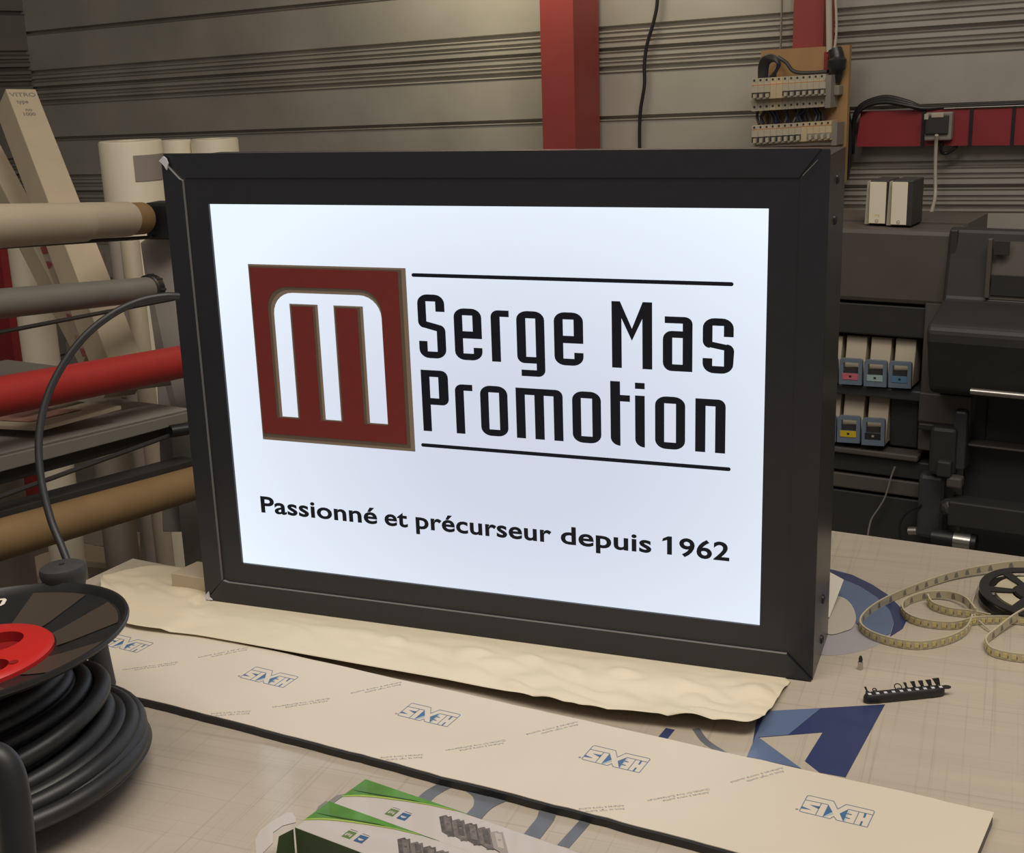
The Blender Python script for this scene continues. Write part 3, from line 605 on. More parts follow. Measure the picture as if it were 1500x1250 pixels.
# ================================================================== SMALL THINGS ON THE TABLE, RIGHT
bl, br = TZ(1268, 1033, .9), TZ(1386, 1021, .9); hd = (br - bl).normalized(); hn = Vector((-hd.y, hd.x, 0)); HL = (br-bl).length
bh = thing('bit_holder', bl.lerp(br, .5) + hn*.005, 'black rubber holder with a row of screwdriver bits lying on the table', 'bit holder')
b = MB(); N = 10
for k in range(N): pass
sec = [(-.0055,0),(-.0065,.004),(-.006,.0085),(-.004,.0105),(.004,.0105),(.006,.0085),(.0065,.004),(.0055,0)]
vs = []; K = 61
for k in range(K):
    t = k/(K-1); sc_ = math.sqrt(max(.05, 1-abs(2*t-1)**10)); rp_ = 1 + .05*abs(math.sin(t*math.pi*9))
    vs += [bl + hd*HL*t + hn*(.0055 + y*sc_*rp_) + UP*(.0002 + z*(.6+.4*sc_)) for y, z in sec]
fs = [(k*8+j, k*8+(j+1) % 8, (k+1)*8+(j+1) % 8, (k+1)*8+j) for k in range(K-1) for j in range(8)] + [tuple(range(8)), tuple(range((K-1)*8, K*8))]
b.add(vs, fs); b.build('holder_bar', 'rubber', bh, smooth=True)
kinds = ['blade of a thin flat', 'tip of a small forked', None, None, 'round loop', 'thin cross', 'wide flat', 'wide cross', 'broad flat', 'broadest square']
hs = [.0075, .006, 0, 0, .010, .008, .0085, .0085, .0085, .0095]; ws = [.0012, .0022, 0, 0, .004, .0016, .0026, .0028, .0032, .0040]
for k in range(10):
    t = .06 + .098*k; p = bl + hd*HL*t + hn*.0055 + UP*.0107
    b = MB(); b.box(p - hd*.0018 - hn*.0040 , hd*.0036, hn*.0035, UP*.0006); b.build('size_mark', 'film', bh)
    if hs[k]:
        p = p + hn*.0035 - UP*.001; ln = -hd*.42 + UP
        bt = thing('screwdriver_bit', p, ['thin', 'forked', '', '', 'looped', 'narrow', 'flat', 'wide', 'broad', 'largest'][k] + ' dark steel bit standing in the black holder, ' + ['leftmost', 'second from the left', '', '', 'tallest left of the middle', 'just right of the looped one', 'fourth upright bit from the right', 'third upright bit from the right', 'second upright bit from the right', 'rightmost upright bit'][k], 'screwdriver bit', 'bits in the black holder')
        b = MB()
        if k in (1, 4):
            r_ = ws[k]; b.tube([p + hd*(r_*math.cos(a*math.pi/10)) + ln*(hs[k]-r_)*.6 + ln*(hs[k]*.4*math.sin(a*math.pi/10)) for a in range(20)], .0006, 6, closed=True)
        else: b.hexa([p - hd*ws[k]/2 - hn*.0012, p + hd*ws[k]/2 - hn*.0012, p + hd*ws[k]/2 + hn*.0012, p - hd*ws[k]/2 + hn*.0012] + [v + ln*hs[k] for v in (p - hd*ws[k] - hn*.0008, p + hd*ws[k] - hn*.0008, p + hd*ws[k] + hn*.0008, p - hd*ws[k] + hn*.0008)])
        b.build('bit_blade', 'black_plastic', bt)
        b = MB(); b.lathe(p - UP*.002, UP, [(.0024, 0), (.0024, .0032), (.0012, .0040)], 6); b.build('bit_shank', 'machine_dark', bt)
rb = br + hd*.001 + hn*.004; b = MB(); b.prism([rb + hd*x*.001 + hn*y*.001 + UP*.0085 for x, y in ((-6,3),(1,4),(5,2),(6,-1),(3,-3),(-6,-2))], UP*.0022); b.build('end_tab', 'black_plastic', bh, bevel=.0006)

p = TZ(1260, 981, .9); t = thing('hex_bit', p, 'single loose hex bit standing on the table beside the sign', 'screwdriver bit')
b = MB(); b.lathe(p, UP, [(.0032,0),(.0032,.009),(.0024,.0100)], 6); b.build('bit_shank', 'steel', t)
b = MB(); b.lathe(p + UP*.0100, UP, [(.0022,0),(.0026,.003),(.0018,.0062),(.0009,.0075)], 6); b.build('bit_tip', 'black_plastic', t)

# LED strips
def ribbon(name, px, wide, label, chip=True, z0=.9008, tw=0, sm=10, group='loops of flexible light strip'):
    P = smooth_path([TZ(x, y, .9) + UP*(dz) for x, y, dz in px], sm); n = len(P); t_ = .0011
    T_ = [(P[min(i+1, n-1)] - P[max(i-1, 0)]).normalized() for i in range(n)]
    root = thing(name, P[n//2].xy.to_3d() + UP*.9, label, 'light strip', group)
    b = MB(); vs = []
    for i in range(n):
        sd = Vector((-T_[i].y, T_[i].x, 0)).normalized(); lean = UP*1.0 + sd*tw*math.sin(i*.05); a = P[i] + UP*.0008
        vs += [a - sd*t_, a + sd*t_, a + sd*t_ + lean*wide, a - sd*t_ + lean*wide]
    fs = [(i*4+j, i*4+(j+1) % 4, (i+1)*4+(j+1) % 4, (i+1)*4+j) for i in range(n-1) for j in range(4)] + [(0,1,2,3), ((n-1)*4, (n-1)*4+1, (n-1)*4+2, (n-1)*4+3)]
    b.add(vs, fs)
    # chips on one face, dark printed marks on the other
    cb = mb = b; acc = 0; cnt = 0
    for i in range(1, n):
        acc += (P[i]-P[i-1]).length
        if acc > .0085:
            acc = 0; cnt += 1; sd = Vector((-T_[i].y, T_[i].x, 0)).normalized(); lean = (UP*1.0 + sd*tw*math.sin(i*.05)).normalized(); a = P[i] + UP*.0008 + lean*wide*.25
            s_ = -1 if chip else 1
            tx = T_[i]*.0050
            cb.box(a + sd*s_*t_ - tx/2, tx, sd*s_*.0006, lean*wide*.5, 1)
            tx = T_[i]*.0022; a2 = a + T_[i]*.0040
            cb.box(a2 + sd*s_*t_ - tx/2, tx*.5, sd*s_*.0003, lean*wide*.32, 2)
            if cnt % 2 == 0:
                tx = T_[i]*.006; a3 = a - lean*wide*.12
                mb.prism([a3 - sd*s_*(t_+.00015) - tx*.6, a3 - sd*s_*(t_+.00015) + tx*.6, a3 - sd*s_*(t_+.00015) + tx*.5 + lean*wide*.6, a3 - sd*s_*(t_+.00015) - tx*.1 + lean*wide*.75], sd*s_*.0001, 3)
    b.build('strip_band', ['led_pcb', 'led_chip', 'cardboard', 'grey_cable'], root)
    return root
LW = .0108
ribbon('led_strip', [(1530,843,.008),(1480,840,.006),(1400,850,.002),(1330,872,0),(1283,895,0),(1260,918,0),(1272,935,0),(1310,948,0),(1350,952,0),(1390,944,0),(1415,930,0),(1424,912,0)], LW, 'pale yellow light strip forming the widest loop on the table', True)
ribbon('led_strip', [(1428,908,.004),(1412,890,.004),(1385,880,.002),(1350,880,0),(1323,892,0),(1326,908,0),(1352,919,0),(1395,923,0),(1430,916,0),(1480,915,0),(1530,920,0)], LW, 'pale yellow light strip forming the middle loop inside the widest one', True)
ribbon('led_strip', [(1358,884,.002),(1366,894,0),(1390,902,0),(1420,906,0),(1450,912,0)], LW, 'short inner bend of light strip inside the middle loop', True)
ribbon('led_strip', [(1530,900,.010),(1490,915,.006),(1458,934,.001),(1444,946,0),(1450,960,0),(1475,968,0),(1510,972,0),(1540,972,0)], LW, 'pale yellow light strip bending in front at the right edge', True)
b = MB(); b.tube(smooth_path([TZ(1462,838,.915), TZ(1440,850,.913), TZ(1425,878,.91), TZ(1427,900,.907), TZ(1440,915,.905), TZ(1452,925,.903)], 6), .0011, 8)
tag(b.build('thin_lead', 'white_cable', smooth=True), 'thin pale lead wire crossing over the light strip loops', 'wire')
# spool
sp0 = TZ(1512, 880, .9085); spn = Vector((.04, -.10, 1)).normalized()
spool = thing('strip_spool', (sp0.x, sp0.y, .9), 'black plastic spool for light strip lying on the table at the right', 'spool')
for h in (0, .012):
    b = MB(); R_ = .066; b.lathe(sp0 + spn*h, spn, [(R_-.012,-.001),(R_,-.001),(R_,.001),(R_-.012,.001)], 64, closed=True); b.lathe(sp0 + spn*h, spn, [(.008,-.001),(.022,-.001),(.022,.001),(.008,.001)], 32, closed=True)
    e1_ = spn.orthogonal().normalized(); e2_ = spn.cross(e1_)
    for k in range(6):
        a = k*math.pi/3 + .4; d_ = e1_*math.cos(a) + e2_*math.sin(a); n_ = spn.cross(d_)
        b.hexa([sp0 + spn*(h+z) + d_*r_ + n_*w_ for z in (-.0008, .0008) for r_, w_ in ((.021,-.004),(.056,-.007),(.056,.007),(.021,.004))])
    b.build('spool_disc', 'black_plastic', spool, smooth=True)
b = MB(); b.lathe(sp0, spn, [(.021,0),(.024,0),(.024,.012),(.021,.012)], 40, closed=True); b.build('spool_core', 'black_plastic', spool, smooth=True)
b = MB(); b.lathe(sp0 + spn*.0015, spn, [(.026,0),(.046,0),(.046,.0085),(.026,.0085)], 48, closed=True); b.build('wound_strip', 'led_pcb', spool, smooth=True)

# white sheet standing out from behind the sign, block at its left
b = MB(); q0 = TZ(1205, 920, .9); b.prism([TZ(1150,960,.9).xy.to_3d() + Vector((0,.13,.902)), TZ(1215,905,.904), TZ(1236,850,.925), TZ(1214,838,.925), TZ(1150,800,.925)], Vector((0,0,.0006)))
tag(b.build('loose_paper', 'white_paper'), 'white paper corner sticking out behind the right side of the sign', 'paper')
b = MB(); a_ = TZ(253, 866, .9); b.box(a_ + UP*.004, Vector((.058,-.004,0)), Vector((.01,.05,0)), UP*.023); o = b.build('packing_block', 'box_cream', bevel=.001)
tag(o, 'small cream packing block on the table behind the left side of the sign', 'block')
b = MB(); b.box(a_ + Vector((.012,-.004,.0008)), Vector((.046,-.004,0)), Vector((.01,.05,0)), UP*.0032); tag(b.build('black_strip', 'black_plastic'), 'thin black strip under the cream packing block', 'strip')

# ================================================================== LEFT: ROLL MACHINE
mach = thing('roll_laminator', CP(120, 900, 2.6).xy.to_3d(), 'grey roll laminating machine behind the table at the left', 'machine')
def bar(l, r, dl=2.35, dr=2.75, ext=(.35, 0), zlev=True):
    a = CP(l[0], l[1], dl); c = CP(r[0], r[1], dr)
    if zlev: z = (a.z + c.z)/2
    d = (c - a).normalized(); return a - d*ext[0], c + d*ext[1]
def width(px, d): return px*d/FPX
a, c = bar((0, 445), (217, 424)); b = MB(); b.tube([a, c], [.0285, .0262], 28)
b.build('roller_bar', 'machine_grey', mach, smooth=True)
d = (c-a).normalized(); b = MB(); b.lathe(c - d*.004, d, [(.026,0),(.031,.004),(.031,.022),(.022,.030),(.008,.032)], 28); kb = b.build('roller_end_cap', 'black_plastic', mach, smooth=True)
for k in range(8):
    an = k*math.pi/4; o_ = d.orthogonal().normalized(); e_ = d.cross(o_); pp = c + d*.010 + (o_*math.cos(an)+e_*math.sin(an))*.030
    b = MB(); b.tube([pp - d*.008, pp + d*.010], .003, 6); b.build('grip_rib', 'machine_dark', kb)
a, c = bar((0, 487), (255, 438)); b = MB(); b.tube([a, c], .0042, 8); b.build('thin_rod', 'machine_dark', mach)
a, c = bar((0, 728), (255, 636)); b = MB(); b.tube([a, c], .0050, 8); b.build('thin_rod', 'machine_dark', mach)
# shelf
def quad(pts, m, name, ext, parent):
    b = MB(); b.prism(pts, ext); return b.build(name, m, parent, bevel=.002)
sL, sR = CP(-70, 686, 2.28), CP(290, 600, 2.80); zz = .5*(sL.z+sR.z)
sh = Vector((sR.x-sL.x, sR.y-sL.y, 0)); perp = Vector((-sh.y, sh.x, 0)).normalized()
quad([sL, sR, sR + perp*.62, sL + perp*.62], 'machine_light', 'shelf_top', -UP*.006, mach)
quad([sL + perp*.34 + UP*.060, sR + perp*.34 + UP*.060, sR + perp*.60 + UP*.060, sL + perp*.60 + UP*.060], 'machine_grey', 'rear_tray', -UP*.004, mach)
quad([sL - perp*.001, sR - perp*.001, sR - UP*.022 - perp*.001, sL - UP*.030 - perp*.001], 'machine_grey', 'shelf_edge', perp*.02, mach)
quad([sL - UP*.030 + perp*.02, sR - UP*.022 + perp*.02, sR - UP*.052 + perp*.02, sL - UP*.060 + perp*.02], 'machine_dark', 'under_beam', perp*.05, mach)
a, c = CP(250, 632, 2.72), CP(276, 628, 2.74); b = MB(); b.tube([a, c], .0135, 18); b.build('knob', 'black_plastic', mach, smooth=True)
a1, c1 = CP(-70, 768, 2.28), CP(290, 672, 2.80)
quad([a1, c1, c1 - UP*.022, a1 - UP*.026], 'machine_dark', 'lower_beam', perp*.05, mach)
a1, c1 = CP(60, 588, 2.50), CP(275, 560, 2.84)
quad([a1 + perp*.05, c1 + perp*.05, c1 + perp*.05 - UP*.012, a1 + perp*.05 - UP*.012], 'machine_grey', 'roll_cradle', perp*.03, mach)
a, c = CP(60, 598, 2.60), CP(280, 566, 2.95); b = MB(); b.tube([a + perp*.1, c + perp*.1], .010, 12); b.build('red_cradle_bar', 'red_vinyl', mach, smooth=True)
# end panel
e_ = CP(232, 350, 2.86)
b = MB(); pp = [CP(205,356,2.90), CP(232,338,2.90), CP(262,360,2.90), CP(285,560,2.95), CP(300,780,3.0), CP(238,780,3.0), CP(228,520,2.95)]
b.prism(pp, perp*.0 + Vector((-.01,.04,0))); b.build('end_panel', 'machine_light', mach, bevel=.003)
b = MB(); pp = CP(283, 790, 2.97); b.box(Vector((pp.x-.03, pp.y, 0)), (.06,0,0), (0,.06,0), (0,0,pp.z+.3)); b.build('leg', 'machine_grey', mach)
pp = CP(-120, 790, 2.3); b = MB(); b.box(Vector((pp.x-.03, pp.y, 0)), (.06,0,0), (0,.06,0), (0,0,1.3)); b.build('leg', 'machine_grey', mach)
# rolls on the machine
a, c = bar((0, 330), (186, 321)); d = (c-a).normalized()
cr = thing('vinyl_roll', (a+c)/2, 'cream vinyl roll with cardboard core on the top spindle of the machine', 'roll', 'rolls held by the machine')
b = MB(); b.tube([a, c], [.0400, .0365], 40); b.build('roll_sheet', 'cream_roll', cr, smooth=True)
cc_ = CP(120, 326, 2.57); b = MB(); b.tube([a - d*.0, cc_], [.0415, .0385], 40); b.build('loose_wrap', 'cream_roll', cr, smooth=True)
b = MB(); b.tube([c - d*.05, c + d*.058], .0345, 36); b.build('cardboard_core', 'cardboard', cr, smooth=True)
b = MB(); b.lathe(c + d*.050, d, [(.034,0),(.034,.012),(.028,.020),(.012,.03),(.012,.1)], 28); sp_ = b.build('spindle', 'machine_dark', cr, smooth=True)
b = MB(); pp = CP(236, 320, 2.84); b.box(pp + Vector((-.03,-.02,-.045)), (.07,0,0), (0,.06,0), (0,0,.08)); b.build('spindle_bracket', 'black_plastic', mach, bevel=.006)
b = MB(); a2, c2 = CP(-60, 366, 2.30), CP(230, 347, 2.86); b.tube([a2, c2], .004, 8); b.build('thin_rod', 'machine_dark', mach)
a, c = bar((0, 581), (262, 531), 2.35, 2.78, (.35, .08)); b = MB(); b.tube([a, c], [.0375, .0350], 40)
tag(b.build('vinyl_roll', 'red_vinyl', smooth=True), 'bright red vinyl roll lying above the grey shelf', 'roll', 'rolls held by the machine')
a, c = bar((0, 791), (282, 709), 2.35, 2.75, (.35, .1)); b = MB(); b.tube([a, c], [.0395, .0355], 40)
tag(b.build('cardboard_tube', 'kraft', smooth=True), 'long brown cardboard tube lowest on the machine', 'tube')
# sheets on the shelf
def on_shelf(px, py, up=0): return PL(px, py, sL + UP*up, sh.cross(perp).normalized())
b = MB(); b.prism([on_shelf(x, y, .002) for x, y in ((-40,612),(85,590),(178,600),(60,632),(-20,628))], UP*.008); o = b.build('sample_board', 'box_cream', bevel=.001)
tag(o, 'pale board with faint red print lying on the grey shelf', 'board')
b = MB(); b.prism([on_shelf(x, y, .0115) for x, y in ((0,606),(60,598),(120,600),(45,618),(0,616))], UP*.0004); b.build('faint_print', mat('faint_red_print', (.42, .22, .17), .6, 0, .2, 30), o)

# ================================================================== STANDING ROLLS AND LEANING BOXES
def standing(px0, px1, pytop, depth, m, label, core=False, z0=0):
    a = CP((px0+px1)/2, pytop, depth); r = width(px1-px0, depth)/2
    b = MB(); b.lathe((a.x, a.y, z0), UP, [(r*.995,0),(r,.01),(r,a.z-z0-.004),(r-.003,a.z-z0),(r*.42,a.z-z0),(r*.40,a.z-z0-.02)], 40); o = b.build('vinyl_roll', m, smooth=True)
    return tag(o, label, 'roll', 'vinyl rolls standing on end behind the machine'), a, r
o, a, r = standing(145, 236, 206, 3.55, 'white_roll', 'widest white vinyl roll standing on end behind the machine')
# a taped paper label on that roll
fdir = (Vector((CAM.x, CAM.y, 0)) - Vector((a.x, a.y, 0))).normalized(); an0 = math.atan2(fdir.y, fdir.x)
b = MB(); vs = []; z1 = CP(210, 227, 3.5).z; z2 = CP(210, 266, 3.5).z
for k in range(13):
    an = an0 - math.radians(-2) + math.radians(0 + k*6.2); vs += [Vector((a.x + (r+.002)*math.cos(an), a.y + (r+.002)*math.sin(an), z)) for z in (z1, z2)]
b.add(vs, [(2*k, 2*k+1, 2*k+3, 2*k+2) for k in range(12)]); b.build('paper_label', 'box_grey', o, smooth=True)
standing(236, 280, 205, 3.85, 'white_roll', 'narrow white vinyl roll standing between two wider ones')
standing(280, 348, 203, 3.85, 'white_roll', 'white vinyl roll standing on end, rightmost, half hidden by the sign')
standing(8, 62, 330, 3.6, 'white_roll', 'short white vinyl roll standing behind the grey roller at the far left')
standing(153, 176, 300, 3.4, 'box_grey', 'thin grey tube standing before the widest white roll')
standing(176, 204, 352, 3.25, 'cream_roll', 'slim cream cylinder standing in for the lit part of the widest roll')  # extra cylinder that shapes the lit part of the widest roll
standing(-34, 20, 612, 3.0, 'box_grey', 'low grey roll standing behind the shelf at the left edge')
standing(100, 152, 372, 3.75, 'box_grey', 'grey wrapped roll standing behind the machine in shade')
def lean_box(t, bt, d0, d1, wdt, dep, m1, label, name='long_carton', text=False, grp=None):
    """square carton leaning to the upper left: top and bottom pixel of its front edge"""
    p0 = CP(t[0], t[1], d0); p1 = CP(bt[0], bt[1], d1); ax = (p1 - p0).normalized()
    k = (zz + .062 - p1.z)/ax.z
    p1 = p1 + ax*k
    vd = (p0 - CAM).normalized(); sd = ax.cross(vd).normalized()
    if sd.dot(right) < 0: sd = -sd
    nd = ax.cross(sd).normalized()
    if nd.dot(vd) < 0: nd = -nd
    e1 = (sd*.93 + nd*.36).normalized()*wdt; e2 = (-sd*.55 + nd*.83).normalized()*dep
    root = thing(name, p1, label, 'box', grp)
    b = MB(); b.box(p0, e1, e2, p1-p0); b.build('carton_body', m1, root, bevel=.002)
    if text:
        o_ = p0; ux = e1.normalized(); uy = ax; nn = ux.cross(uy).normalized()
        if nn.dot(vd) > 0: nn = -nn
        f2 = lambda x, y, h=0: o_ + ux*(x/1000) - uy*(y/1000) + nn*h
        textflat('VITRO', 'printed_text', 'grey_cable', .0004, f2, root, 4, wdt*1000-6, -28, 20, bold=.01)
        textflat('type', 'printed_text', 'grey_cable', .0004, f2, root, 14, 42, -52, 18, bold=.02)
        textflat('no', 'printed_text', 'grey_cable', .0004, f2, root, 28, 44, -80, 16, bold=.02)
        textflat('1000', 'printed_text', 'grey_cable', .0004, f2, root, 20, 48, -96, 16, bold=.02)
    return root
lean_box((8, 130), (72, 298), 3.15, 2.98, .072, .075, ['box_cream'], 'tall cream carton leaning left against the wall with faint print', text=True)
lean_box((-30, 212), (32, 330), 3.32, 3.2, .05, .06, ['box_cream'], 'long pale carton leaning at the far left edge, lower than the printed one')
# patterned strip and shorter leaning sheets
def lean_strip(a, c, da, dc, w_, m, label, name, cat):
    p0 = CP(*a, da); p1 = CP(*c, dc); ax = (p1-p0).normalized(); p1 = p1 + ax*((zz+.062-p1.z)/ax.z); vd = (p0-CAM).normalized(); sd = ax.cross(vd).normalized()
    if sd.dot(right) < 0: sd = -sd
    b = MB(); b.box(p0, sd*w_, vd*.012, p1-p0); return tag(b.build(name, m), label, cat)
pm = mat('red_white_print', (.3, .2, .15), .5); nt = pm.node_tree; tc = nt.nodes.new('ShaderNodeTexCoord'); vo = nt.nodes.new('ShaderNodeTexVoronoi'); vo.inputs['Scale'].default_value = 26
rr_ = nt.nodes.new('ShaderNodeValToRGB'); rr_.color_ramp.elements[0].position = .3; rr_.color_ramp.elements[1].position = .42; rr_.color_ramp.elements[0].color = (.22, .03, .025, 1); rr_.color_ramp.elements[1].color = (.3, .24, .18, 1)
nt.links.new(tc.outputs['Object'], vo.inputs[0]); nt.links.new(vo.outputs['Distance'], rr_.inputs[0]); nt.links.new(rr_.outputs[0], nt.nodes['Principled BSDF'].inputs['Base Color'])
lean_strip((46, 330), (112, 500), 3.12, 2.98, .032, pm, 'narrow strip with red and white pattern leaning behind the machine', 'patterned_strip', 'strip')
lean_strip((60, 330), (104, 410), 3.45, 3.35, .060, MT['box_cream'], 'pale board leaning beside the red patterned strip', 'leaning_board', 'board')

# ================================================================== RIGHT: WALL EQUIPMENT
TL = math.tan(math.radians(1.4))
def wbox(b, px0, px1, py0, py1, off0, off1, mi=0):
    """box parallel to the wall: pixel bounds of its front face, offsets from the wall"""
    p = WP((px0+px1)/2, (py0+py1)/2, off1); ua = wu(px0, (py0+py1)/2, off1); ub = wu(px1, (py0+py1)/2, off1); z0 = WP((px0+px1)/2, py1, off1).z; z1 = WP((px0+px1)/2, py0, off1).z
    def c(u_, z, o): return WW(u_, z + (u_-(ua+ub)/2)*TL, o)
    return b.hexa([c(ua,z0,off0), c(ub,z0,off0), c(ub,z0,off1), c(ua,z0,off1), c(ua,z1,off0), c(ub,z1,off0), c(ub,z1,off1), c(ua,z1,off1)], mi)
def wpart(name, px0, px1, py0, py1, o0, o1, m, parent, bevel=0):
    b = MB(); wbox(b, px0, px1, py0, py1, o0, o1); return b.build(name, m, parent, bevel=bevel)
db = thing('distribution_board', WP(1180, 260, .12), 'plywood distribution board with two rows of circuit breakers on the wall', 'distribution board')
wpart('back_board', 1113, 1241, 70, 268, .125, .145, 'ply', db)
for nm, px0, px1, tops, n_, gaps in (('a', 1101, 1209, (112, 126, 134, 142, 150, 160), 12, (3, 4)), ('b', 1101, 1218, (182, 192, 200, 209, 213, 214), 13, (8,))):
    r0 = .225; y0, y1, y2, y3, y4, y5 = tops; sl = -7/108
    wpart('din_rail', px0-1, px1+2, (y3+y4)/2-1, (y3+y4)/2+3, .16, .195, 'steel', db)
    for k in range(n_):
        xa = px0 + (px1-px0)*k/n_; xb = px0 + (px1-px0)*(k+1)/n_; dy = sl*(k*9) + (3 if nm == 'a' else 2)
        warm = (nm == 'b' and k >= 8) or (nm == 'a' and k in (3, 4))
        b = MB(); b_ = wbox(b, xa+.15, xb-.15, y0+dy, (y5 if nm == 'a' else y4)+dy, .150, r0-.022); wbox(b, xa+.15, xb-.15, y1+dy-2, y3+dy+1, r0-.022, r0)
        br_ = b.build('circuit_breaker', 'breaker2' if warm else 'breaker', db)
        for yh in ([y0+dy+1.5, y4+dy+2.5] if nm == 'a' else [y0+dy+1.5]):
            b = MB(); wbox(b, xa+2.5, xb-4, yh, yh+2.7, r0-.022, r0-.020); b.build('terminal_hole', 'machine_dark', br_)
        b = MB(); wbox(b, xa, xb, y1+dy-4.5, y1+dy-3.3, r0-.022, r0-.0215); b.build('orange_stripe', 'orange', br_)
        if k in gaps: continue
        b = MB(); wbox(b, xa, xb, y2+dy-1, y3+dy-2, r0, r0+.001); b.build('toggle_window', 'machine_dark' if not (nm == 'b' and k > 8) else 'breaker_grey', br_)
        b = MB(); wbox(b, xa+2, xb-3, y2+dy+1.2, y3+dy-1.2, r0+.001, r0+.012); b.build('toggle', 'breaker', br_)
    wpart('rail_end', px1, px1+8, y0-2, (y5 if nm == 'a' else y4+2)-2, .15, r0-.01, 'breaker_grey', db)
wpart('terminal_strip', 1106, 1149, 158, 161.5, .17, .20, 'breaker', db)
wpart('rail_bracket', 1218, 1229, 125, 140, .145, .185, 'breaker_grey', db, .003)
for k in range(16):
    xa = 1112 + k*6.3; b = MB(); b.tube(smooth_path([WP(xa, 152 - k*.35, .165), WP(xa+random.uniform(-6,6), 163-k*.35, .175), WP(xa+random.uniform(-4,4), 172-k*.3, .17), WP(xa, 182-k*.3, .175)], 5), .0048, 6)
    b.build('wire', ['machine_dark', 'wire_blue', 'black_plastic'][k % 3], db, smooth=True)
for k in range(7):
    b = MB(); dx = k*3.0
    b.tube(smooth_path([WP(1112+dx*.6, 114, .17), WP(1113+dx*.7, 95-k*.2, .19), WP(1120+dx*.8, 83+k*1.0, .20), WP(1134+dx*.4, 82+k*2.2, .20), WP(1142-dx*.3, 95+k*1.5, .19), WP(1128+dx*.4, 114, .17)], 6), .0042, 6)
    b.build('wire', 'wire_blue' if k > 4 else 'machine_dark', db, smooth=True)
b = MB(); b.tube(smooth_path([WP(1140, 84, .16), WP(1152, 92, .17), WP(1162, 104, .17), WP(1180, 107, .17), WP(1212, 105, .17)], 6), .0055, 8); b.build('wire', 'machine_dark', db, smooth=True)
wpart('red_edge_piece', 1207, 1213, 76, 105, .145, .152, 'red_steel_b', db)
b = MB(); b.tube(smooth_path([WP(1223, 73, .165), WP(1226, 85, .17), WP(1225, 100, .168), WP(1222, 118, .16)], 5), [.020]*6+[.026]*5+[.02]*5, 10); b.build('cable_bundle', 'black_plastic', db, smooth=True)
# conduits and cables
def cable(name, pts, r, m, label, cat='cable'):
    b = MB(); b.tube(smooth_path(pts, 6), r, 10); return tag(b.build(name, m, smooth=True), label, cat)
cable('conduit', [WP(1214, -40, .15), WP(1214.5, 20, .15), WP(1215, 76, .15)], .0085, 'white_cable', 'straight pale conduit beside the short red post', 'conduit')
cable('white_cable', [WP(1222, -40, .16), WP(1225, 20, .16), WP(1225, 50, .16), WP(1222, 76, .16)], .0035, 'white_cable', 'thin white cable bowed beside the pale conduit')
cable('wall_cable', [WP(964, -60, .02), WP(963, 0, .02), WP(958, 30, .02), WP(948, 65, .02), WP(944, 95, .02), WP(944, 125, .02), WP(938, 165, .02), WP(937, 215, .02), WP(940, 300, .02)], .0055, 'black_plastic', 'wavy black cable hanging on the corrugated wall')
cable('grey_wire', [WP(1146, -40, .02), WP(1145, 20, .02), WP(1143, 80, .02)], .0028, 'grey_cable', 'thin grey wire hanging above the breakers')
# red trunking
rt = thing('red_beam', WP(1400, 212, .08), 'red painted steel beam along the wall behind the printer', 'beam')
ua = wu(1255, 190, .06); ub = ua + 1.6; z1 = WP(1255, 163.5, .06).z; z0 = WP(1255, 215, .06).z
b = MB(); b.hexa([WW(ua,z0,.0225), WW(ub,z0+1.6*TL*.5,.0225), WW(ub,z0+1.6*TL*.5,.06), WW(ua,z0,.06), WW(ua+.01,z1,.0225), WW(ub,z1+1.6*TL*.5,.0225), WW(ub,z1+1.6*TL*.5,.06), WW(ua+.01,z1,.06)]); b.build('beam_body', 'red_steel_b', rt)
for px in (1352, 1422, 1484):
    b = MB(); wbox(b, px-2.5, px+2.5, 158 - (px-1352)*.03, 217-(px-1352)*.03, .0605, .064); b.build('cable_tie', 'black_plastic', rt)
for k in range(3):
    o_ = k*.0135
    cable('black_cable', [WP(1249, 225-k*6, .025+o_), WP(1250, 180+k*2, .04+o_), WP(1258, 158+k*3, .05+o_), WP(1275, 147+k*3, .05+o_), WP(1300, 142+k*4, .05+o_), WP(1330, 149+k*3, .05+o_), WP(1352, 157+k, .04+o_), WP(1385, 156+k*.5, .03+o_), WP(1450, 153+k*.5, .03+o_), WP(1560, 148+k*.5, .03+o_)], .006,
          'black_plastic', ['topmost', 'middle', 'lowest'][k] + ' black cable arching over the left end of the red beam')
b = MB(); b.tube([WP(1383, 159, .064), WP(1560, 152.5, .064)], .0022, 8); tag(b.build('steel_rod', 'steel'), 'thin bright steel rod along the top of the red beam', 'rod')
cable('black_cable', [WP(1238, 262, .05), WP(1242, 230, .06), WP(1243, 190, .07), WP(1236, 150, .09), WP(1230, 120, .12)], .011, 'black_plastic', 'thick black cable running down beside the plywood board')
so = thing('wall_socket', WP(1374, 205, .07), 'black wall socket with white frame mounted on the red beam', 'socket')
wpart('socket_frame', 1354.5, 1394, 164.5, 206, .0605, .085, 'breaker_grey', so, .004)
wpart('socket_front', 1355, 1389, 169, 197, .085, .093, 'printer_mid', so, .003)
wpart('socket_hinge', 1364, 1382, 165.5, 172.5, .088, .095, 'breaker', so, .002)
wpart('white_corner', 1354, 1360, 167, 175, .0853, .0945, 'breaker', so)
cable('white_cable', [WP(1372, 198, .10), WP(1371, 215, .085), WP(1370, 250, .08), WP(1370, 285, .09), WP(1366, 305, .16), WP(1360, 327, .3), WP(1352, 345, .38)], .005, 'white_cable', 'white power cable hanging from the black socket')
cable('black_cable', [WP(1379, 208, .07), WP(1379, 222, .06), WP(1385, 225, .05), WP(1395, 220, .05), WP(1402, 214, .05)], .005, 'black_plastic', 'short black cable hooked below the red beam')

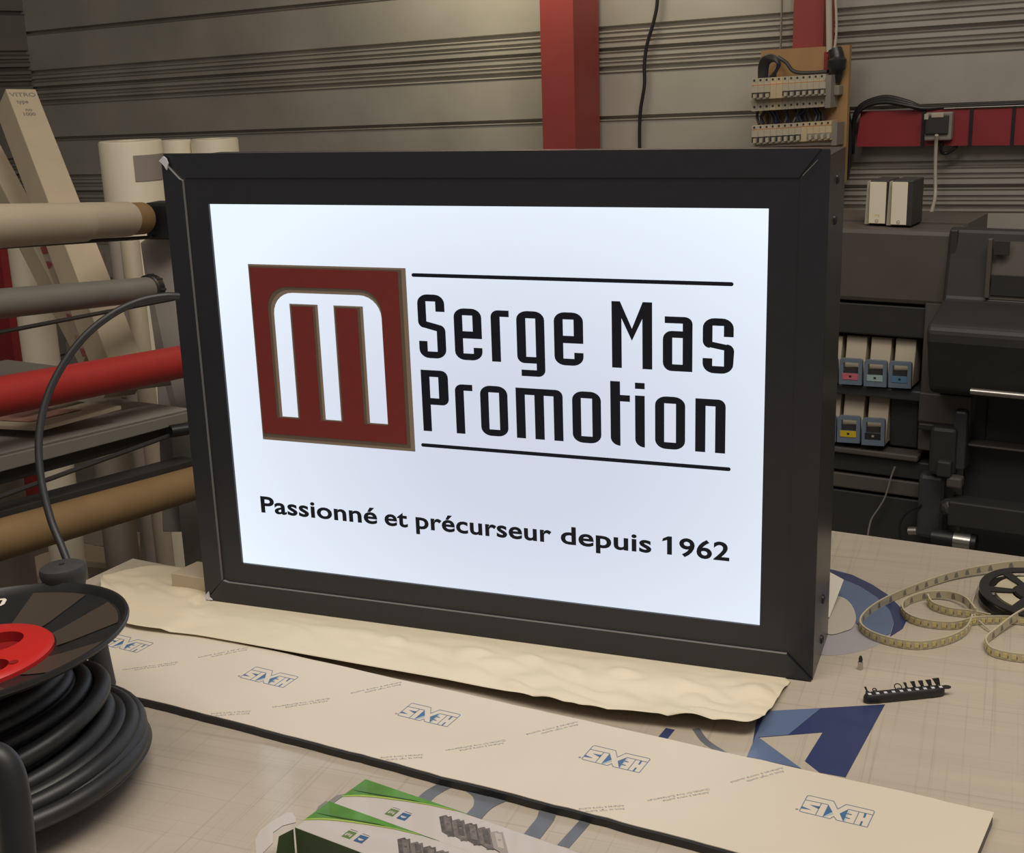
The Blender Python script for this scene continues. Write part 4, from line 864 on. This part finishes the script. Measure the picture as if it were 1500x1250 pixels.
# ================================================================== PRINTER
PD = .79       # its front stands this far from the wall
printer = thing('wide_format_printer', WP(1420, 900, PD).xy.to_3d(), 'dark grey wide format printer with ink bays standing behind the table', 'printer')
printer.location.z = 0
def pb(name, px0, px1, py0, py1, o0, o1, m, parent=printer, bevel=.004):
    b = MB(); p0 = wu(px0, py1, PD+o1); p1 = wu(px1, py1, PD+o1); xm = (px0+px1)/2; z0 = WP(xm, py1, PD+o1).z; z1 = WP(xm, py0, PD+o1).z
    b.hexa([WW(p0,z0,PD+o0), WW(p1,z0,PD+o0), WW(p1,z0,PD+o1), WW(p0,z0,PD+o1), WW(p0,z1,PD+o0), WW(p1,z1,PD+o0), WW(p1,z1,PD+o1), WW(p0,z1,PD+o1)]); return b.build(name, m, parent, bevel=bevel)
# left tower, built round the two open ink bays
XL = 1120; XR = 1397
zt = WP(1320, 334, PD).z
b = MB(); ua = wu(XL, 400, PD); uc = wu(XR, 400, PD)
b.hexa([WW(ua,.25,PD-.34), WW(uc,.25,PD-.34), WW(uc,.25,PD-.12), WW(ua,.25,PD-.12), WW(ua,zt,PD-.34), WW(uc,zt,PD-.34), WW(uc,zt,PD-.12), WW(ua,zt,PD-.12)]); b.build('tower_body', 'printer_grey', printer)
pb('upper_panel', XL, 1392, 334, 442, -.13, 0, 'printer_grey', bevel=.012)
pb('recessed_panel', XL, 1355, 443, 488, -.12, -.012, 'printer_mid')
pb('bay_divider', XL, 1356, 563, 578, -.12, .004, 'printer_black')
pb('bay_side', 1343, 1392, 443, 662, -.13, -.002, 'printer_grey')
pb('empty_bay', 1302, 1343, 580, 655, -.125, -.03, 'printer_mid')
pb('bay_lip', XL, 1345, 655, 664, -.12, .012, 'printer_grey')
pb('lower_panel', XL, 1392, 666, 692, -.12, -.004, 'printer_mid')
pb('lower_panel', XL, 1380, 695, 717, -.12, -.008, 'printer_grey')
pb('lower_panel', XL, 1380, 720, 900, -.12, -.014, 'printer_mid')
# hood: extruded side profile
def Z(py, off, px=1420): return WP(px, py, PD+off).z
hood = [(-.02, Z(333,.0)), (.0, Z(336,.0)), (.012, Z(380,.012)), (.03, Z(440,.03)), (.155, Z(478,.155)), (.165, Z(488,.165)), (.165, Z(505,.165)), (.12, Z(575,.12)), (.10, Z(580,.10)), (-.02, Z(580,-.02))]
uh = wu(1390, 350, PD); b = MB(); b.prism([WW(uh, z, PD+o_) for o_, z in hood], WU*1.5)
hd_ = b.build('hood', 'printer_mid', printer, bevel=.008)
b = MB(); uw = wu(1450, 400, PD+.03); zA, zB = Z(352,.01), Z(436,.03)
b.add([WW(uw, zB, PD+.032), WW(uw+1.1, zB, PD+.032), WW(uw+1.1, zA, PD+.012), WW(uw, zA, PD+.012)] + [WW(uw, zB, PD+.02), WW(uw+1.1, zB, PD+.02), WW(uw+1.1, zA, PD+.0), WW(uw, zA, PD+.0)], [(0,1,2,3),(7,6,5,4),(0,4,5,1),(1,5,6,2),(2,6,7,3),(3,7,4,0)]); b.build('viewing_window', 'smoke_glass', hd_)
pb('window_frame', 1441, 1448, 350, 437, .02, .04, 'printer_grey', hd_, .002)
pb('window_mount', 1455, 1478, 353, 374, .03, .036, 'printer_mid', hd_, .001)
pb('window_shade', 1450, 1560, 405, 436, .03, .036, 'printer_mid', hd_, .001)
pb('tower_side', 1385, 1397, 336, 440, -.05, .01, 'printer_mid')
# below the hood
pb('print_platen', 1397, 1800, 580, 900, -.12, -.04, 'printer_black')
pb('inner_panel', 1440, 1800, 595, 672, -.04, -.03, 'printer_mid')
pb('side_block', 1344, 1420, 578, 622, -.1, .02, 'printer_grey')
pb('side_ledge', 1344, 1390, 622, 632, -.1, .03, 'machine_dark')
pb('side_arm', 1358, 1398, 626, 698, -.08, .05, 'printer_mid', bevel=.01)
pb('side_arm', 1392, 1412, 602, 690, -.08, .04, 'printer_black', bevel=.006)
pb('latch_block', 1370, 1392, 676, 700, .05, .075, 'printer_mid', bevel=.005)
pb('latch_block', 1385, 1408, 700, 716, .04, .07, 'printer_grey', bevel=.005)
pb('lower_arm', 1340, 1380, 696, 790, -.08, .03, 'printer_black', bevel=.01)
pb('take_up_beam', 1385, 1800, 762, 800, .02, .08, 'printer_mid')
pb('crossbar', 1415, 1800, 672, 676, -.03, .02, 'printer_grey')
ya = WP(1422, 573, PD+.15); b = MB(); b.tube([ya, ya + WU*1.2 - UP*.004], .0075, 16); b.build('metal_bar', 'steel', printer, smooth=True)
yc = WP(1366, 786, PD+.06); b = MB(); b.tube([yc, yc + WU*.10], .020, 20); b.build('take_up_spindle', 'black_plastic', printer, smooth=True)
b = MB(); b.tube([yc + WU*.050, yc + WU*.088], .0215, 20); b.build('metal_collar', 'steel', printer, smooth=True)
b = MB(); b.tube([WP(1331, 778, PD+.06), WP(1343, 778, PD+.06)], .010, 16); b.build('steel_knob', 'steel', printer, smooth=True)
b = MB(); p = WP(1390, 742, PD+.05); b.lathe(p, (WN + WU*.3), [(.022,0),(.020,.02),(.01,.03)], 10); b.build('loose_latch', 'machine_dark', printer, bevel=.002)
for px in (1200, 1500):
    b = MB(); p = WP(px, 900, PD-.2); b.box(Vector((p.x-.04, p.y, 0)), WU*.08, -WN*.2, UP*.26); b.build('leg', 'machine_dark', printer)
cable('thin_wire', [WP(1311, 684, PD+.01), WP(1305, 700, PD+.012), WP(1297, 727, PD+.014), WP(1287, 745, PD+.016), WP(1276, 762, PD+.02), WP(1271, 785, PD+.03)], .0022, 'grey_cable', 'thin pale wire hanging down the front of the printer')
cable('thin_wire', [WP(1350, 740, PD+.035), WP(1328, 752, PD+.03), WP(1318, 770, PD+.03), WP(1320, 790, PD+.03)], .0026, 'black_plastic', 'thin black wire curving beside the printer arm')
# ink cartridges seated in the two bays
def cartridge(px, pyt, pyb, lab, band, label, top=None):
    w_ = 34; o = WP(px + w_/2, pyb, PD+.02)
    t = thing('ink_cartridge', o, label, 'ink cartridge', 'ink cartridges in the printer bays')
    b = MB(); uA = wu(px+10, pyt, PD-.035); uB = wu(px+w_+6, pyt, PD-.035); uC = wu(px+4, pyb, PD+.006); uD = wu(px+w_-1, pyb, PD+.006); za = WP(px+20, pyt, PD-.035).z; zb = WP(px+17, pyb, PD+.006).z
    b.hexa([WW(uC,zb,PD-.06), WW(uD,zb,PD-.06), WW(uD,zb,PD+.006), WW(uC,zb,PD+.006), WW(uA,za,PD-.09), WW(uB,za,PD-.09), WW(uB,za,PD-.035), WW(uA,za,PD-.035)]); cb_ = b.build('cartridge_body', 'cart_cream', t, bevel=.002)
    if top: 
        b = MB(); zc = za - .004; zd = za - .011
        b.hexa([WW(uA,zd,PD-.034), WW(uB,zd,PD-.034), WW(uB,zd,PD-.0325), WW(uA,zd,PD-.0325), WW(uA,zc,PD-.037), WW(uB,zc,PD-.037), WW(uB,zc,PD-.0355), WW(uA,zc,PD-.0355)]); b.build('colour_stripe', top, cb_)
    hy = pyt + (pyb-pyt)*.46
    def P2(x, y, o_=.02): return WP(x, y, PD+o_)
    fr = lambda x, y, h=0: WP(x, y, PD+.008) + WN*h
    r_ = 3.5; X0, X1, Y0, Y1 = px, px+w_, hy, pyb
    outer = [(X0,Y1),(X0+1.0,Y0+r_),(X0+2,Y0+1),(X0+r_+1,Y0),(X1-r_,Y0+1.5),(X1-.5,Y0+3),(X1,Y0+r_+2),(X1-1,Y1+2)]
    inner = [(X0+6,Y0+22),(X0+6.5,Y0+5.5),(X1-5.5,Y0+7),(X1-6,Y0+23)]
    flat('pull_handle', [outer, inner], 'cart_blue', .012, fr, t)
    flat('handle_gap', [[(X0+5,Y0+24),(X0+5,Y0+14),(X1-5,Y0+14),(X1-5,Y0+24)]], 'machine_dark', .004, fr, t, .0)
    flat('colour_label', [[(X0+5,Y0+21),(X1-6,Y0+22.5),(X1-6,Y0+31.5),(X0+5,Y0+30)]], band, .0012, fr, t, .0121)
    flat('label_mark', [[(X0+15,Y0+24.5),(X0+18.5,Y0+24.7),(X0+18.5,Y0+27.5),(X0+15,Y0+27.3)]], 'dark_label' if band != 'dark_label' else 'cart_cream', .0004, fr, t, .0134)
cartridge(1195, 491, 559, 'a', 'pink', 'ink cartridge in the upper bay, half hidden by the sign', 'red_steel_b')
cartridge(1231, 492, 561, 'a', 'pink', 'ink cartridge with pink label in the upper bay of the printer', 'pink')
cartridge(1267, 494, 564, 'a', 'lightcyan', 'ink cartridge with pale grey-green label in the upper bay')
cartridge(1303, 496, 566, 'a', 'cyan', 'ink cartridge with blue label at the right of the upper bay', 'cyan')
cartridge(1193, 575, 644, 'a', 'lightcyan', 'ink cartridge in the lower bay, half hidden by the sign')
cartridge(1228, 575, 646, 'a', 'yellow', 'ink cartridge with yellow label in the lower bay of the printer')
cartridge(1264, 578, 650, 'a', 'dark_label', 'ink cartridge with black label at the right of the lower bay')
# spare cartridges standing on the printer
def spare(px0, px1, xt, pyt, pyb, label, off, logo_y):
    o = WP(px0, pyb, PD-off); zB = zt; p = PL(px0, pyb, (0,0,zt), UP)
    uu = (p - W0).dot(WU); of = (p - W0).dot(WN)
    wd = (wu(px1, pyb, of) - uu); hz = WP(px0, pyt, of).z - zt
    t = thing('boxed_cartridge', p, label, 'ink cartridge', 'spare cartridges on top of the printer')
    b = MB(); b.hexa([WW(uu,zt,of-.10), WW(uu+wd+xt,zt,of-.10), WW(uu+wd+xt,zt,of-.002), WW(uu,zt,of-.002), WW(uu,zt+hz,of-.10), WW(uu+wd+xt,zt+hz,of-.10), WW(uu+wd+xt,zt+hz,of-.002), WW(uu,zt+hz,of-.002)]); b.build('cartridge_body', 'machine_dark', t, bevel=.003)
    b = MB(); b.hexa([WW(uu,zt+.003,of-.002), WW(uu+wd,zt+.003,of-.002), WW(uu+wd,zt+.003,of), WW(uu,zt+.003,of), WW(uu,zt+hz-.004,of-.002), WW(uu+wd,zt+hz-.004,of-.002), WW(uu+wd,zt+hz-.004,of), WW(uu,zt+hz-.004,of)]); fc = b.build('white_face', 'white_roll', t, bevel=.001)
    f = lambda x, y, h=0: WW(uu + x/1000, zt + y/1000, of + h)
    cx = wd*500
    flat('round_mark', [arc(cx, 9, 4.2, 4.2, 0, 360, 14)[:-1], arc(cx, 9, 3.4, 3.4, 0, 360, 14)[:-1]], 'grey_cable', .0003, f, fc, .0001)
    textflat('hp', 'printed_text', 'grey_cable', .0003, f, fc, cx-2.2, cx+2.2, 7.4, 4.4, lift=.0001)
    b = MB(); b.hexa([WW(uu-.012,zt,of-.08), WW(uu,zt,of-.08), WW(uu,zt,of-.01), WW(uu-.012,zt,of-.01), WW(uu-.009,zt+hz*.96,of-.08), WW(uu,zt+hz*.96,of-.08), WW(uu,zt+hz*.96,of-.01), WW(uu-.009,zt+hz*.96,of-.01)]); b.build('side_flap', 'cart_cream', t)
    return fc, f, wd
fc, f_, wd = spare(1272, 1296, .004, 264, 329, 'spare white-faced cartridge with small yellow code, left one on the printer', 0, 320)
b2 = textflat('775', 'yellow_code', 'yellow', .0003, f_, fc, wd*500-6, wd*500+6, 19, 7, lift=.0001)
spare(1304, 1327, .012, 264, 331, 'spare white-faced cartridge with dark side, right one on the printer', 0, 322)
